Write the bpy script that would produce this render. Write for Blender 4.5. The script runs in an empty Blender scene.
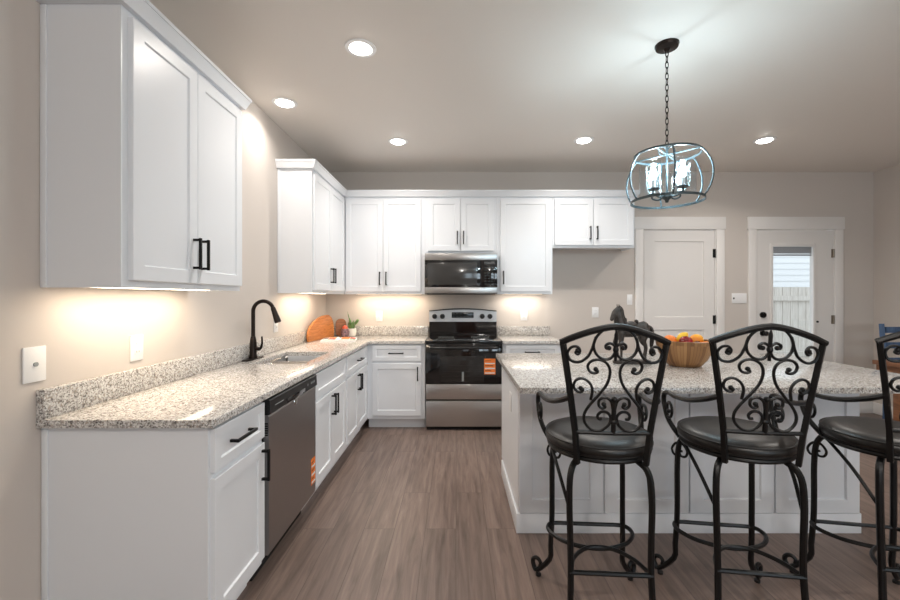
import bpy, bmesh, math, random
from mathutils import Vector, Matrix
PI = math.pi
R = math.radians
random.seed(7)
scene = bpy.context.scene
C = scene.collection
def lin(r, g, b):
    f = lambda c: (c/255/12.92) if c/255 <= .04045 else ((c/255+.055)/1.055)**2.4
    return (f(r), f(g), f(b))

# ------------------------------------------------------------------ camera
cam_data = bpy.data.cameras.new('camera')
cam = bpy.data.objects.new('camera', cam_data)
C.objects.link(cam)
cam.location = (0, 0, 1.36)
cam.rotation_euler = (R(90), 0, 0)
cam_data.sensor_width = 36
cam_data.lens = 16.6
cam_data.shift_x = -6/900
cam_data.shift_y = -2.5/900
cam_data.clip_start = .05
scene.camera = cam

# ------------------------------------------------------------------ world, exposure
world = bpy.data.worlds.new('sky')
scene.world = world
world.use_nodes = True
bgn = world.node_tree.nodes['Background']
bgn.inputs['Color'].default_value = (.86, .93, 1, 1)
bgn.inputs['Strength'].default_value = 1.5
vs = scene.view_settings
vs.view_transform = 'Standard'
vs.look = 'None'
vs.gamma = 1
vs.exposure = 0.12
vs.use_curve_mapping = False
scene.cycles.use_denoising = True
scene.cycles.max_bounces = 10
scene.cycles.diffuse_bounces = 5
scene.cycles.transparent_max_bounces = 16
scene.cycles.sample_clamp_indirect = 6
scene.cycles.caustics_reflective = False
scene.cycles.caustics_refractive = False

CEIL = 2.84
XL, XR, YB, YF = -1.53, 4.92, 4.89, -3.2     # room: left, right, back, wall behind the camera

def area(name, loc, rot, sx, sy, power, col, shape='RECTANGLE', spread=180):
    d = bpy.data.lights.new(name, 'AREA')
    d.shape = shape
    d.size = sx
    if shape in ('RECTANGLE', 'ELLIPSE'):
        d.size_y = sy
    d.energy = power
    d.color = col
    d.spread = R(spread)
    o = bpy.data.objects.new(name, d)
    C.objects.link(o)
    o.location = loc
    o.rotation_euler = rot
    return o
# daylight at the windows of the wall behind the camera and of the open living room
DAY = (.74, .88, 1)
WINS = [(1.75, 2.85), (3.15, 4.25)]
for a, b in WINS:
    area('daylight', ((a+b)/2, YF-.16, 1.45), (R(90), 0, 0), b-a, 1.5, 30, DAY)

# ------------------------------------------------------------------ materials
def newmat(name):
    m = bpy.data.materials.new(name)
    m.use_nodes = True
    nt = m.node_tree
    b = nt.nodes['Principled BSDF']
    return m, nt, b
def mat(name, col, rough=.5, metal=0, coat=0, bump=0, bscale=60, spec=.5):
    m, nt, b = newmat(name)
    b.inputs['Base Color'].default_value = (*col, 1)
    b.inputs['Roughness'].default_value = rough
    b.inputs['Metallic'].default_value = metal
    b.inputs['Coat Weight'].default_value = coat
    b.inputs['Specular IOR Level'].default_value = spec
    tc = nt.nodes.new('ShaderNodeTexCoord')
    n = nt.nodes.new('ShaderNodeTexNoise')
    n.inputs['Scale'].default_value = bscale
    n.inputs['Detail'].default_value = 4
    nt.links.new(tc.outputs['Object'], n.inputs['Vector'])
    if bump:
        bp = nt.nodes.new('ShaderNodeBump')
        bp.inputs['Strength'].default_value = bump
        bp.inputs['Distance'].default_value = .004
        nt.links.new(n.outputs['Fac'], bp.inputs['Height'])
        nt.links.new(bp.outputs['Normal'], b.inputs['Normal'])
    else:
        r = nt.nodes.new('ShaderNodeMapRange')
        r.inputs['To Min'].default_value = max(0, rough-.03)
        r.inputs['To Max'].default_value = min(1, rough+.03)
        nt.links.new(n.outputs['Fac'], r.inputs['Value'])
        nt.links.new(r.outputs['Result'], b.inputs['Roughness'])
    return m
def ramp(nt, stops, interp='LINEAR'):
    r = nt.nodes.new('ShaderNodeValToRGB')
    r.color_ramp.interpolation = interp
    e = r.color_ramp.elements
    while len(e) < len(stops):
        e.new(.5)
    for i, (p, c) in enumerate(stops):
        e[i].position = p
        e[i].color = (*c, 1)
    return r
def emit(name, col, strength):
    m = bpy.data.materials.new(name)
    m.use_nodes = True
    nt = m.node_tree
    nt.nodes.remove(nt.nodes['Principled BSDF'])
    e = nt.nodes.new('ShaderNodeEmission')
    e.inputs['Color'].default_value = (*col, 1)
    e.inputs['Strength'].default_value = strength
    nt.links.new(e.outputs[0], nt.nodes['Material Output'].inputs[0])
    return m
def clear_glass(name, tint=(1, 1, 1), ior=1.45, gloss=1.0):
    m = bpy.data.materials.new(name)
    m.use_nodes = True
    nt = m.node_tree
    nt.nodes.remove(nt.nodes['Principled BSDF'])
    t = nt.nodes.new('ShaderNodeBsdfTransparent')
    t.inputs['Color'].default_value = (*tint, 1)
    g = nt.nodes.new('ShaderNodeBsdfGlossy')
    g.inputs['Roughness'].default_value = .03
    lw = nt.nodes.new('ShaderNodeLayerWeight')
    lw.inputs['Blend'].default_value = .5
    pw = nt.nodes.new('ShaderNodeMath')
    pw.operation = 'POWER'
    pw.inputs[1].default_value = 4
    nt.links.new(lw.outputs['Facing'], pw.inputs[0])
    f = nt.nodes.new('ShaderNodeMapRange')
    r0 = ((ior-1)/(ior+1))**2
    f.inputs['To Min'].default_value = r0
    f.inputs['To Max'].default_value = .55
    nt.links.new(pw.outputs[0], f.inputs['Value'])
    mx = nt.nodes.new('ShaderNodeMixShader')
    nt.links.new(f.outputs[0], mx.inputs['Fac'])
    nt.links.new(t.outputs[0], mx.inputs[1])
    nt.links.new(g.outputs[0], mx.inputs[2])
    nt.links.new(mx.outputs[0], nt.nodes['Material Output'].inputs[0])
    return m
def granite(name):
    m, nt, b = newmat(name)
    tc = nt.nodes.new('ShaderNodeTexCoord')
    def noise(scale, detail, rough=.6, dist=0):
        n = nt.nodes.new('ShaderNodeTexNoise')
        n.inputs['Scale'].default_value = scale
        n.inputs['Detail'].default_value = detail
        n.inputs['Roughness'].default_value = rough
        n.inputs['Distortion'].default_value = dist
        nt.links.new(tc.outputs['Object'], n.inputs['Vector'])
        return n
    v = nt.nodes.new('ShaderNodeTexVoronoi')
    v.inputs['Scale'].default_value = 185
    nt.links.new(tc.outputs['Object'], v.inputs['Vector'])
    sp = nt.nodes.new('ShaderNodeSeparateColor')
    nt.links.new(v.outputs['Color'], sp.inputs['Color'])
    grains = ramp(nt, [(0, lin(36, 33, 33)), (.08, lin(92, 86, 83)), (.20, lin(154, 147, 142)), (.38, lin(200, 198, 194)), (.64, lin(231, 230, 227)), (.93, lin(168, 152, 138))], 'CONSTANT')
    nt.links.new(sp.outputs['Red'], grains.inputs['Fac'])
    n1 = noise(48, 6, .7)
    blot = ramp(nt, [(.36, lin(104, 98, 94)), (.48, lin(188, 183, 178)), (.62, lin(230, 227, 223))])
    nt.links.new(n1.outputs['Fac'], blot.inputs['Fac'])
    mx = nt.nodes.new('ShaderNodeMix')
    mx.data_type = 'RGBA'
    mx.inputs['Factor'].default_value = .36
    nt.links.new(grains.outputs['Color'], mx.inputs['A'])
    nt.links.new(blot.outputs['Color'], mx.inputs['B'])
    nt.links.new(mx.outputs['Result'], b.inputs['Base Color'])
    b.inputs['Roughness'].default_value = .14
    return m
def planks(name):
    m, nt, b = newmat(name)
    tc = nt.nodes.new('ShaderNodeTexCoord')
    mp = nt.nodes.new('ShaderNodeMapping')
    mp.inputs['Rotation'].default_value = (0, 0, R(90))
    nt.links.new(tc.outputs['Object'], mp.inputs['Vector'])
    br = nt.nodes.new('ShaderNodeTexBrick')
    br.offset = .37
    br.inputs['Scale'].default_value = 1
    br.inputs['Brick Width'].default_value = 1.22
    br.inputs['Row Height'].default_value = .18
    br.inputs['Mortar Size'].default_value = .0016
    br.inputs['Mortar Smooth'].default_value = .3
    br.inputs['Bias'].default_value = 0
    br.inputs['Color1'].default_value = (0, 0, 0, 1)
    br.inputs['Color2'].default_value = (1, 1, 1, 1)
    br.inputs['Mortar'].default_value = (.5, .5, .5, 1)
    nt.links.new(mp.outputs['Vector'], br.inputs['Vector'])
    m2 = nt.nodes.new('ShaderNodeMapping')
    m2.inputs['Scale'].default_value = (1.1, 14, 1)
    nt.links.new(mp.outputs['Vector'], m2.inputs['Vector'])
    sc = nt.nodes.new('ShaderNodeVectorMath')
    sc.operation = 'MULTIPLY_ADD'
    sc.inputs[1].default_value = (9, 9, 9)
    nt.links.new(br.outputs['Color'], sc.inputs[0])
    nt.links.new(m2.outputs['Vector'], sc.inputs[2])
    n = nt.nodes.new('ShaderNodeTexNoise')
    n.inputs['Scale'].default_value = 2.2
    n.inputs['Detail'].default_value = 7
    n.inputs['Roughness'].default_value = .62
    n.inputs['Distortion'].default_value = .5
    nt.links.new(sc.outputs['Vector'], n.inputs['Vector'])
    grain = ramp(nt, [(.22, lin(84, 71, 65)), (.5, lin(121, 104, 96)), (.78, lin(146, 128, 118))])
    nt.links.new(n.outputs['Fac'], grain.inputs['Fac'])
    tone = ramp(nt, [(0, (.86, .85, .84)), (.5, (.97, .97, .96)), (1, (1.07, 1.06, 1.05))])
    nt.links.new(br.outputs['Color'], tone.inputs['Fac'])
    mu = nt.nodes.new('ShaderNodeMix')
    mu.data_type = 'RGBA'
    mu.blend_type = 'MULTIPLY'
    mu.inputs['Factor'].default_value = 1
    nt.links.new(grain.outputs['Color'], mu.inputs['A'])
    nt.links.new(tone.outputs['Color'], mu.inputs['B'])
    gap = nt.nodes.new('ShaderNodeMix')
    gap.data_type = 'RGBA'
    gap.inputs['B'].default_value = (*lin(84, 72, 66), 1)
    nt.links.new(br.outputs['Fac'], gap.inputs['Factor'])
    nt.links.new(mu.outputs['Result'], gap.inputs['A'])
    nt.links.new(gap.outputs['Result'], b.inputs['Base Color'])
    b.inputs['Roughness'].default_value = .38
    bp = nt.nodes.new('ShaderNodeBump')
    bp.inputs['Strength'].default_value = .15
    bp.inputs['Distance'].default_value = .002
    nt.links.new(n.outputs['Fac'], bp.inputs['Height'])
    nt.links.new(bp.outputs['Normal'], b.inputs['Normal'])
    return m
def wood(name, c1, c2, c3, scale=(1, 18, 18), rough=.45, s=3):
    m, nt, b = newmat(name)
    tc = nt.nodes.new('ShaderNodeTexCoord')
    mp = nt.nodes.new('ShaderNodeMapping')
    mp.inputs['Scale'].default_value = scale
    nt.links.new(tc.outputs['Object'], mp.inputs['Vector'])
    n = nt.nodes.new('ShaderNodeTexNoise')
    n.inputs['Scale'].default_value = s
    n.inputs['Detail'].default_value = 6
    n.inputs['Distortion'].default_value = .6
    nt.links.new(mp.outputs['Vector'], n.inputs['Vector'])
    r = ramp(nt, [(.25, c1), (.5, c2), (.75, c3)])
    nt.links.new(n.outputs['Fac'], r.inputs['Fac'])
    nt.links.new(r.outputs['Color'], b.inputs['Base Color'])
    b.inputs['Roughness'].default_value = rough
    return m
def steel(name, col, rough, along=(1, 1, 160)):
    m, nt, b = newmat(name)
    b.inputs['Base Color'].default_value = (*col, 1)
    b.inputs['Metallic'].default_value = 1
    tc = nt.nodes.new('ShaderNodeTexCoord')
    mp = nt.nodes.new('ShaderNodeMapping')
    mp.inputs['Scale'].default_value = along
    nt.links.new(tc.outputs['Object'], mp.inputs['Vector'])
    n = nt.nodes.new('ShaderNodeTexNoise')
    n.inputs['Scale'].default_value = 6
    n.inputs['Detail'].default_value = 3
    nt.links.new(mp.outputs['Vector'], n.inputs['Vector'])
    r = nt.nodes.new('ShaderNodeMapRange')
    r.inputs['To Min'].default_value = rough-.06
    r.inputs['To Max'].default_value = rough+.06
    nt.links.new(n.outputs['Fac'], r.inputs['Value'])
    nt.links.new(r.outputs['Result'], b.inputs['Roughness'])
    bp = nt.nodes.new('ShaderNodeBump')
    bp.inputs['Strength'].default_value = .04
    bp.inputs['Distance'].default_value = .001
    nt.links.new(n.outputs['Fac'], bp.inputs['Height'])
    nt.links.new(bp.outputs['Normal'], b.inputs['Normal'])
    return m
def bamboo(name):
    m, nt, b = newmat(name)
    tc = nt.nodes.new('ShaderNodeTexCoord')
    g = nt.nodes.new('ShaderNodeTexGradient')
    g.gradient_type = 'RADIAL'
    nt.links.new(tc.outputs['Object'], g.inputs['Vector'])
    k = nt.nodes.new('ShaderNodeMath')
    k.operation = 'MULTIPLY'
    k.inputs[1].default_value = 54
    nt.links.new(g.outputs['Fac'], k.inputs[0])
    fl = nt.nodes.new('ShaderNodeMath')
    fl.operation = 'FLOOR'
    nt.links.new(k.outputs[0], fl.inputs[0])
    sx = nt.nodes.new('ShaderNodeSeparateXYZ')
    nt.links.new(tc.outputs['Object'], sx.inputs[0])
    zz = nt.nodes.new('ShaderNodeMath')
    zz.operation = 'MULTIPLY'
    zz.inputs[1].default_value = 7
    nt.links.new(sx.outputs['Z'], zz.inputs[0])
    zf = nt.nodes.new('ShaderNodeMath')
    zf.operation = 'FLOOR'
    nt.links.new(zz.outputs[0], zf.inputs[0])
    cv = nt.nodes.new('ShaderNodeCombineXYZ')
    nt.links.new(fl.outputs[0], cv.inputs[0])
    nt.links.new(zf.outputs[0], cv.inputs[1])
    wn = nt.nodes.new('ShaderNodeTexWhiteNoise')
    nt.links.new(cv.outputs[0], wn.inputs['Vector'])
    r = ramp(nt, [(0, lin(120, 84, 52)), (.4, lin(150, 110, 70)), (.8, lin(172, 132, 88)), (1, lin(192, 154, 110))])
    nt.links.new(wn.outputs['Value'], r.inputs['Fac'])
    fr = nt.nodes.new('ShaderNodeMath')
    fr.operation = 'FRACT'
    nt.links.new(k.outputs[0], fr.inputs[0])
    jo = ramp(nt, [(0, (.45, .42, .4)), (.09, (1, 1, 1)), (.91, (1, 1, 1)), (1, (.45, .42, .4))])
    nt.links.new(fr.outputs[0], jo.inputs['Fac'])
    mu = nt.nodes.new('ShaderNodeMix')
    mu.data_type = 'RGBA'
    mu.blend_type = 'MULTIPLY'
    mu.inputs['Factor'].default_value = 1
    nt.links.new(r.outputs['Color'], mu.inputs['A'])
    nt.links.new(jo.outputs['Color'], mu.inputs['B'])
    nt.links.new(mu.outputs['Result'], b.inputs['Base Color'])
    b.inputs['Roughness'].default_value = .42
    return m
def mottled(name, c1, c2, scale, rough, spec=.5):
    m, nt, b = newmat(name)
    tc = nt.nodes.new('ShaderNodeTexCoord')
    n = nt.nodes.new('ShaderNodeTexNoise')
    n.inputs['Scale'].default_value = scale
    n.inputs['Detail'].default_value = 5
    nt.links.new(tc.outputs['Object'], n.inputs['Vector'])
    r = ramp(nt, [(.35, c1), (.65, c2)])
    nt.links.new(n.outputs['Fac'], r.inputs['Fac'])
    nt.links.new(r.outputs['Color'], b.inputs['Base Color'])
    b.inputs['Roughness'].default_value = rough
    b.inputs['Specular IOR Level'].default_value = spec
    return m
M = {}
M['wall'] = mat('wall_paint', lin(206, 198, 191), .75, bump=.06, bscale=180)
M['ceiling'] = mat('ceiling_paint', lin(234, 228, 221), .45, bump=.05, bscale=140)
M['white'] = mat('white_cabinet_paint', lin(232, 235, 239), .32)
M['trim'] = mat('white_trim_paint', lin(232, 229, 226), .4)
M['door'] = mat('white_door_paint', lin(228, 225, 222), .35)
M['plastic'] = mat('white_plastic', lin(240, 240, 240), .35)
M['black'] = mat('matte_black_metal', lin(26, 25, 25), .38, .6)
M['bronze'] = mat('dark_bronze_metal', lin(42, 35, 32), .33, .8)
M['granite'] = granite('speckled_granite')
M['floor'] = planks('vinyl_planks')
M['steel'] = steel('brushed_steel', (.56, .55, .54), .30)
M['dwsteel'] = steel('dark_brushed_steel', (.36, .34, .335), .36)
M['midsteel'] = steel('mid_brushed_steel', (.44, .43, .42), .32)
M['sink'] = steel('sink_steel', (.40, .39, .38), .22, (40, 40, 2))
M['chrome'] = mat('polished_metal', (.75, .75, .75), .12, 1)
M['blackglass'] = mat('black_glass', (.008, .008, .009), .06, 0, coat=.4)
M['oven_glass'] = mat('oven_window_glass', (.022, .021, .021), .10)
M['blackplastic'] = mat('black_plastic', lin(22, 22, 23), .35)
M['darkgap'] = mat('dark_recess', lin(16, 15, 15), .6)
M['iron'] = mat('black_wrought_iron', lin(13, 13, 14), .40, .3, bump=.12, bscale=220)
M['leather'] = mottled('dark_brown_leather', lin(12, 11, 11), lin(27, 24, 22), 26, .38)
M['piping'] = mat('seat_piping', lin(24, 21, 20), .5)
M['pendant'] = mat('weathered_dark_metal', lin(66, 78, 82), .4, .5)
M['glass'] = clear_glass('clear_glass')
M['shade_glass'] = clear_glass('clear_shade_glass', (.97, .99, 1), 1.3)
M['pane'] = clear_glass('window_pane', (.97, .985, .985), 1.35)
M['bulb'] = emit('lit_candle_bulb', (.72, .93, 1), 45)
M['can'] = emit('downlight_diffuser', (1, .95, .88), 22)
M['strip'] = emit('under_cabinet_strip', (1, .82, .60), 9)
M['bamboo'] = bamboo('bamboo_segments')
M['board'] = wood('warm_board_wood', lin(158, 92, 44), lin(190, 118, 62), lin(208, 140, 84), (3, 22, 22))
M['darkboard'] = wood('dark_board_wood', lin(96, 56, 30), lin(128, 78, 42), lin(150, 96, 56), (3, 22, 22))
M['table'] = wood('brown_table_wood', lin(92, 58, 36), lin(122, 80, 52), lin(140, 96, 66), (18, 2, 18))
M['blue'] = wood('blue_painted_wood', lin(52, 74, 104), lin(68, 94, 128), lin(84, 112, 146), (20, 20, 2), .5)
M['horse'] = mottled('dark_bronze_casting', lin(40, 36, 34), lin(70, 64, 60), 40, .48)
M['orange'] = mat('orange_peel', lin(238, 128, 36), .45, bump=.35, bscale=260)
M['redapple'] = mottled('red_apple_skin', lin(110, 14, 22), lin(168, 34, 36), 22, .25)
M['darkplum'] = mottled('dark_plum_skin', lin(44, 14, 24), lin(80, 26, 36), 22, .3)
M['lemon'] = mat('yellow_peel', lin(240, 196, 40), .42, bump=.3, bscale=220)
M['mango'] = mottled('yellow_orange_skin', lin(246, 190, 40), lin(240, 140, 36), 9, .4)
M['pear'] = mottled('olive_brown_skin', lin(150, 128, 66), lin(180, 160, 92), 16, .45)
M['stem'] = mat('dry_stem', lin(70, 52, 34), .7)
M['leaf'] = mottled('succulent_green', lin(66, 104, 58), lin(120, 150, 92), 18, .5)
M['pot'] = mat('white_ceramic', lin(238, 234, 226), .3)
M['soil'] = mottled('potting_soil', lin(44, 34, 27), lin(74, 58, 46), 90, .9)
M['paper'] = mat('white_paper', lin(228, 226, 224), .55)
M['p_orange'] = mottled('orange_print', lin(214, 84, 24), lin(232, 140, 62), 30, .5)
M['p_red'] = mottled('red_print', lin(176, 30, 30), lin(206, 84, 66), 40, .5)
M['p_green'] = mottled('green_print', lin(84, 140, 120), lin(150, 186, 166), 40, .5)
M['p_dark'] = mottled('dark_print', lin(60, 60, 66), lin(120, 116, 118), 40, .5)
M['label'] = mat('orange_label_paper', lin(238, 128, 52), .5)
M['jar'] = mottled('dark_mottled_glaze', lin(60, 44, 58), lin(150, 120, 124), 70, .35)
M['redtop'] = mottled('red_glaze', lin(190, 62, 40), lin(222, 104, 70), 30, .35)
M['siding'] = mat('white_lap_siding', lin(236, 238, 240), .6)
M['fence'] = wood('pale_fence_wood', lin(186, 180, 172), lin(206, 200, 192), lin(220, 216, 210), (14, 14, 1), .8)
M['ground'] = mottled('patio_ground', lin(150, 146, 138), lin(176, 172, 164), 6, .9)
M['screen'] = mat('display_screen', lin(18, 28, 32), .15)
M['marks'] = mat('pale_print', lin(150, 155, 156), .5)
M['hinge'] = mat('satin_nickel', lin(150, 140, 128), .35, .9)

# ------------------------------------------------------------------ mesh builder
def catmull(pts, n=6, closed=False):
    P = [Vector(p) for p in pts]
    out = []
    m = len(P)
    rng = range(m) if closed else range(m-1)
    for i in rng:
        if closed:
            a, b, c, d = P[(i-1) % m], P[i], P[(i+1) % m], P[(i+2) % m]
        else:
            b, c = P[i], P[i+1]
            a = P[i-1] if i > 0 else b*2-c
            d = P[i+2] if i+2 < m else c*2-b
        for j in range(n):
            t = j/n
            out.append(.5*((2*b)+(c-a)*t+(2*a-5*b+4*c-d)*t*t+(3*b-a-3*c+d)*t**3))
    if not closed:
        out.append(P[-1])
    return out
class MB:
    def __init__(self):
        self.bm = bmesh.new()
    def box(self, x0, x1, y0, y1, z0, z1, bevel=0, seg=2):
        x0, x1 = min(x0, x1), max(x0, x1)
        y0, y1 = min(y0, y1), max(y0, y1)
        z0, z1 = min(z0, z1), max(z0, z1)
        mtx = Matrix.Translation(((x0+x1)/2, (y0+y1)/2, (z0+z1)/2)) @ Matrix.Diagonal((x1-x0, y1-y0, z1-z0, 1))
        r = bmesh.ops.create_cube(self.bm, size=1, matrix=mtx)
        if bevel:
            es = list({e for v in r['verts'] for e in v.link_edges})
            bmesh.ops.bevel(self.bm, geom=es, offset=bevel, segments=seg, profile=.5, affect='EDGES')
        return self
    def obox(self, mtx, sx, sy, sz, bevel=0):
        r = bmesh.ops.create_cube(self.bm, size=1, matrix=mtx @ Matrix.Diagonal((sx, sy, sz, 1)))
        if bevel:
            es = list({e for v in r['verts'] for e in v.link_edges})
            bmesh.ops.bevel(self.bm, geom=es, offset=bevel, segments=2, profile=.5, affect='EDGES')
        return self
    def tube(self, pts, r, seg=8, closed=False, flat=1.0):
        P = [Vector(p) for p in pts]
        n = len(P)
        rad = list(r) if isinstance(r, (list, tuple)) else [r]*n
        T = []
        for i in range(n):
            if closed:
                t = P[(i+1) % n]-P[i-1]
            else:
                t = P[min(i+1, n-1)]-P[max(i-1, 0)]
            T.append(t.normalized() if t.length > 1e-9 else Vector((0, 0, 1)))
        up = Vector((0, 0, 1)) if abs(T[0].z) < .9 else Vector((1, 0, 0))
        N = (up-T[0]*up.dot(T[0])).normalized()
        rings = []
        for i in range(n):
            N = (N-T[i]*N.dot(T[i]))
            N = N.normalized() if N.length > 1e-6 else T[i].orthogonal().normalized()
            B = T[i].cross(N)
            rings.append([self.bm.verts.new(P[i]+(N*math.cos(2*PI*k/seg)+B*math.sin(2*PI*k/seg)*flat)*rad[i]) for k in range(seg)])
        for i in range(n if closed else n-1):
            a, b = rings[i], rings[(i+1) % n]
            off = 0
            if closed and i == n-1:
                off = min(range(seg), key=lambda o: sum((a[k].co-b[(k+o) % seg].co).length for k in range(seg)))
            for k in range(seg):
                self.bm.faces.new((a[k], a[(k+1) % seg], b[(k+1+off) % seg], b[(k+off) % seg]))
        if not closed:
            self.bm.faces.new(rings[0][::-1])
            self.bm.faces.new(rings[-1])
        return self
    def lathe(self, prof, seg=32, c=(0, 0, 0), mtx=None):
        c = Vector(c)
        rows = []
        for r, z in prof:
            if r < 1e-6:
                rows.append([self.bm.verts.new(c+Vector((0, 0, z)))])
            else:
                rows.append([self.bm.verts.new(c+Vector((r*math.cos(2*PI*k/seg), r*math.sin(2*PI*k/seg), z))) for k in range(seg)])
        for a, b in zip(rows, rows[1:]):
            for k in range(seg):
                k2 = (k+1) % seg
                if len(a) == 1 and len(b) == 1:
                    continue
                if len(a) == 1:
                    self.bm.faces.new((a[0], b[k], b[k2]))
                elif len(b) == 1:
                    self.bm.faces.new((a[k], a[k2], b[0]))
                else:
                    self.bm.faces.new((a[k], a[k2], b[k2], b[k]))
        if mtx is not None:
            vs_ = [v for row in rows for v in row]
            bmesh.ops.transform(self.bm, matrix=mtx, verts=vs_)
        return self
    def ell(self, c, rx, ry, rz, u=20, v=12, mtx=None):
        m = Matrix.Translation(c) @ (mtx if mtx is not None else Matrix.Identity(4)) @ Matrix.Diagonal((rx, ry, rz, 1))
        bmesh.ops.create_uvsphere(self.bm, u_segments=u, v_segments=v, radius=1, matrix=m)
        return self
    def cyl(self, c, r, h, axis='Z', seg=24, r2=None):
        m = Matrix.Translation(c)
        if axis == 'X':
            m = m @ Matrix.Rotation(R(90), 4, 'Y')
        if axis == 'Y':
            m = m @ Matrix.Rotation(R(90), 4, 'X')
        bmesh.ops.create_cone(self.bm, cap_ends=True, segments=seg, radius1=r, radius2=r if r2 is None else r2, depth=h, matrix=m)
        return self
    def prism(self, poly, z0, z1, mtx=None, bevel=0):
        a = [self.bm.verts.new((x, y, z0)) for x, y in poly]
        b = [self.bm.verts.new((x, y, z1)) for x, y in poly]
        n = len(poly)
        fs = [self.bm.faces.new(a[::-1]), self.bm.faces.new(b)]
        for i in range(n):
            fs.append(self.bm.faces.new((a[i], a[(i+1) % n], b[(i+1) % n], b[i])))
        vs_ = a+b
        if bevel:
            es = list(set(fs[0].edges) | set(fs[1].edges))
            r = bmesh.ops.bevel(self.bm, geom=es, offset=bevel, segments=2, profile=.5, affect='EDGES')
            vs_ = [v for v in set(vs_) | set(r['verts']) if v.is_valid]
        if mtx is not None:
            bmesh.ops.transform(self.bm, matrix=mtx, verts=vs_)
        return self
    def slab(self, xs, ys, keep, z0, z1, bevel=.003):
        V = {}
        def vv(i, j, z):
            k = (i, j, z)
            if k not in V:
                V[k] = self.bm.verts.new((xs[i], ys[j], z))
            return V[k]
        on = {(i, j) for i in range(len(xs)-1) for j in range(len(ys)-1) if keep((xs[i]+xs[i+1])/2, (ys[j]+ys[j+1])/2)}
        for i, j in on:
            self.bm.faces.new((vv(i, j, z1), vv(i+1, j, z1), vv(i+1, j+1, z1), vv(i, j+1, z1)))
            self.bm.faces.new((vv(i, j, z0), vv(i, j+1, z0), vv(i+1, j+1, z0), vv(i+1, j, z0)))
            for di, dj, p, q in ((0, -1, (i, j), (i+1, j)), (1, 0, (i+1, j), (i+1, j+1)), (0, 1, (i+1, j+1), (i, j+1)), (-1, 0, (i, j+1), (i, j))):
                if (i+di, j+dj) not in on:
                    self.bm.faces.new((vv(*p, z0), vv(*q, z0), vv(*q, z1), vv(*p, z1)))
        if bevel:
            self.bm.normal_update()
            es = [e for e in self.bm.edges if len(e.link_faces) == 2 and e.calc_face_angle(0) > .5 and e.verts[0].co.z+e.verts[1].co.z > 2*z1-.001]
            bmesh.ops.bevel(self.bm, geom=es, offset=bevel, segments=2, profile=.5, affect='EDGES')
        return self
    def panel_door(self, x0, x1, z0, z1, y, t=.02, frame=.057, rec=.008, panels=None):
        """shaker leaf: front at y-t, facing -y, with one or more recessed panels"""
        yf = y-t
        c = .002
        bm = self.bm
        v = lambda x, yy, z: bm.verts.new((x, yy, z))
        B = [v(x0, y, z0), v(x1, y, z0), v(x1, y, z1), v(x0, y, z1)]
        S = [v(x0, yf+c, z0), v(x1, yf+c, z0), v(x1, yf+c, z1), v(x0, yf+c, z1)]
        bm.faces.new((B[3], B[2], B[1], B[0]))
        F = [v(x0+c, yf, z0+c), v(x1-c, yf, z0+c), v(x1-c, yf, z1-c), v(x0+c, yf, z1-c)]
        for i in range(4):
            j = (i+1) % 4
            bm.faces.new((B[i], B[j], S[j], S[i]))
            bm.faces.new((S[i], S[j], F[j], F[i]))
        if panels is None:
            panels = [(z0+frame, z1-frame)]
        lo = F[0], F[1]
        px0, px1 = x0+frame, x1-frame
        for a, b in panels:
            P = [v(px0, yf, a), v(px1, yf, a), v(px1, yf, b), v(px0, yf, b)]
            Q = [v(px0+.004, yf+rec, a+.004), v(px1-.004, yf+rec, a+.004), v(px1-.004, yf+rec, b-.004), v(px0+.004, yf+rec, b-.004)]
            for i in range(4):
                j = (i+1) % 4
                bm.faces.new((P[i], P[j], Q[j], Q[i]))
            bm.faces.new(Q)
            top = (v(x0+c, yf, b), v(x1-c, yf, b))
            bm.faces.new((lo[0], lo[1], P[1], P[0]))
            bm.faces.new((lo[0], P[0], P[3], top[0]))
            bm.faces.new((lo[1], top[1], P[2], P[1]))
            bm.faces.new((P[3], P[2], top[1], top[0]))
            lo = top
        bm.faces.new((lo[0], lo[1], F[2], F[3]))
        return self
    def build(self, name, material, parent=None, smooth=True, angle=35, loc=None):
        bmesh.ops.recalc_face_normals(self.bm, faces=self.bm.faces)
        me = bpy.data.meshes.new(name)
        self.bm.to_mesh(me)
        self.bm.free()
        me.materials.append(material)
        if smooth:
            for p in me.polygons:
                p.use_smooth = True
            me.set_sharp_from_angle(angle=R(angle))
        o = bpy.data.objects.new(name, me)
        C.objects.link(o)
        if parent is not None:
            o.parent = parent
        if loc is not None:
            o.location = loc
        return o
def tag(o, label=None, cat=None, group=None, kind=None):
    if label: o['label'] = label
    if cat: o['category'] = cat
    if group: o['group'] = group
    if kind: o['kind'] = kind
    return o
def thing(name, label, cat, loc=(0, 0, 0), rz=0, group=None):
    o = bpy.data.objects.new(name, None)
    o.empty_display_size = .1
    C.objects.link(o)
    o.location = loc
    o.rotation_euler = (0, 0, rz)
    return tag(o, label, cat, group)
def copy_tree(o, parent=None):
    c = o.copy()
    C.objects.link(c)
    if parent is not None:
        c.parent = parent
    for ch in list(o.children):
        copy_tree(ch, c)
    return c
def struct(name, mb, m, **k):
    return tag(mb.build(name, m, **k), kind='structure')

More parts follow.
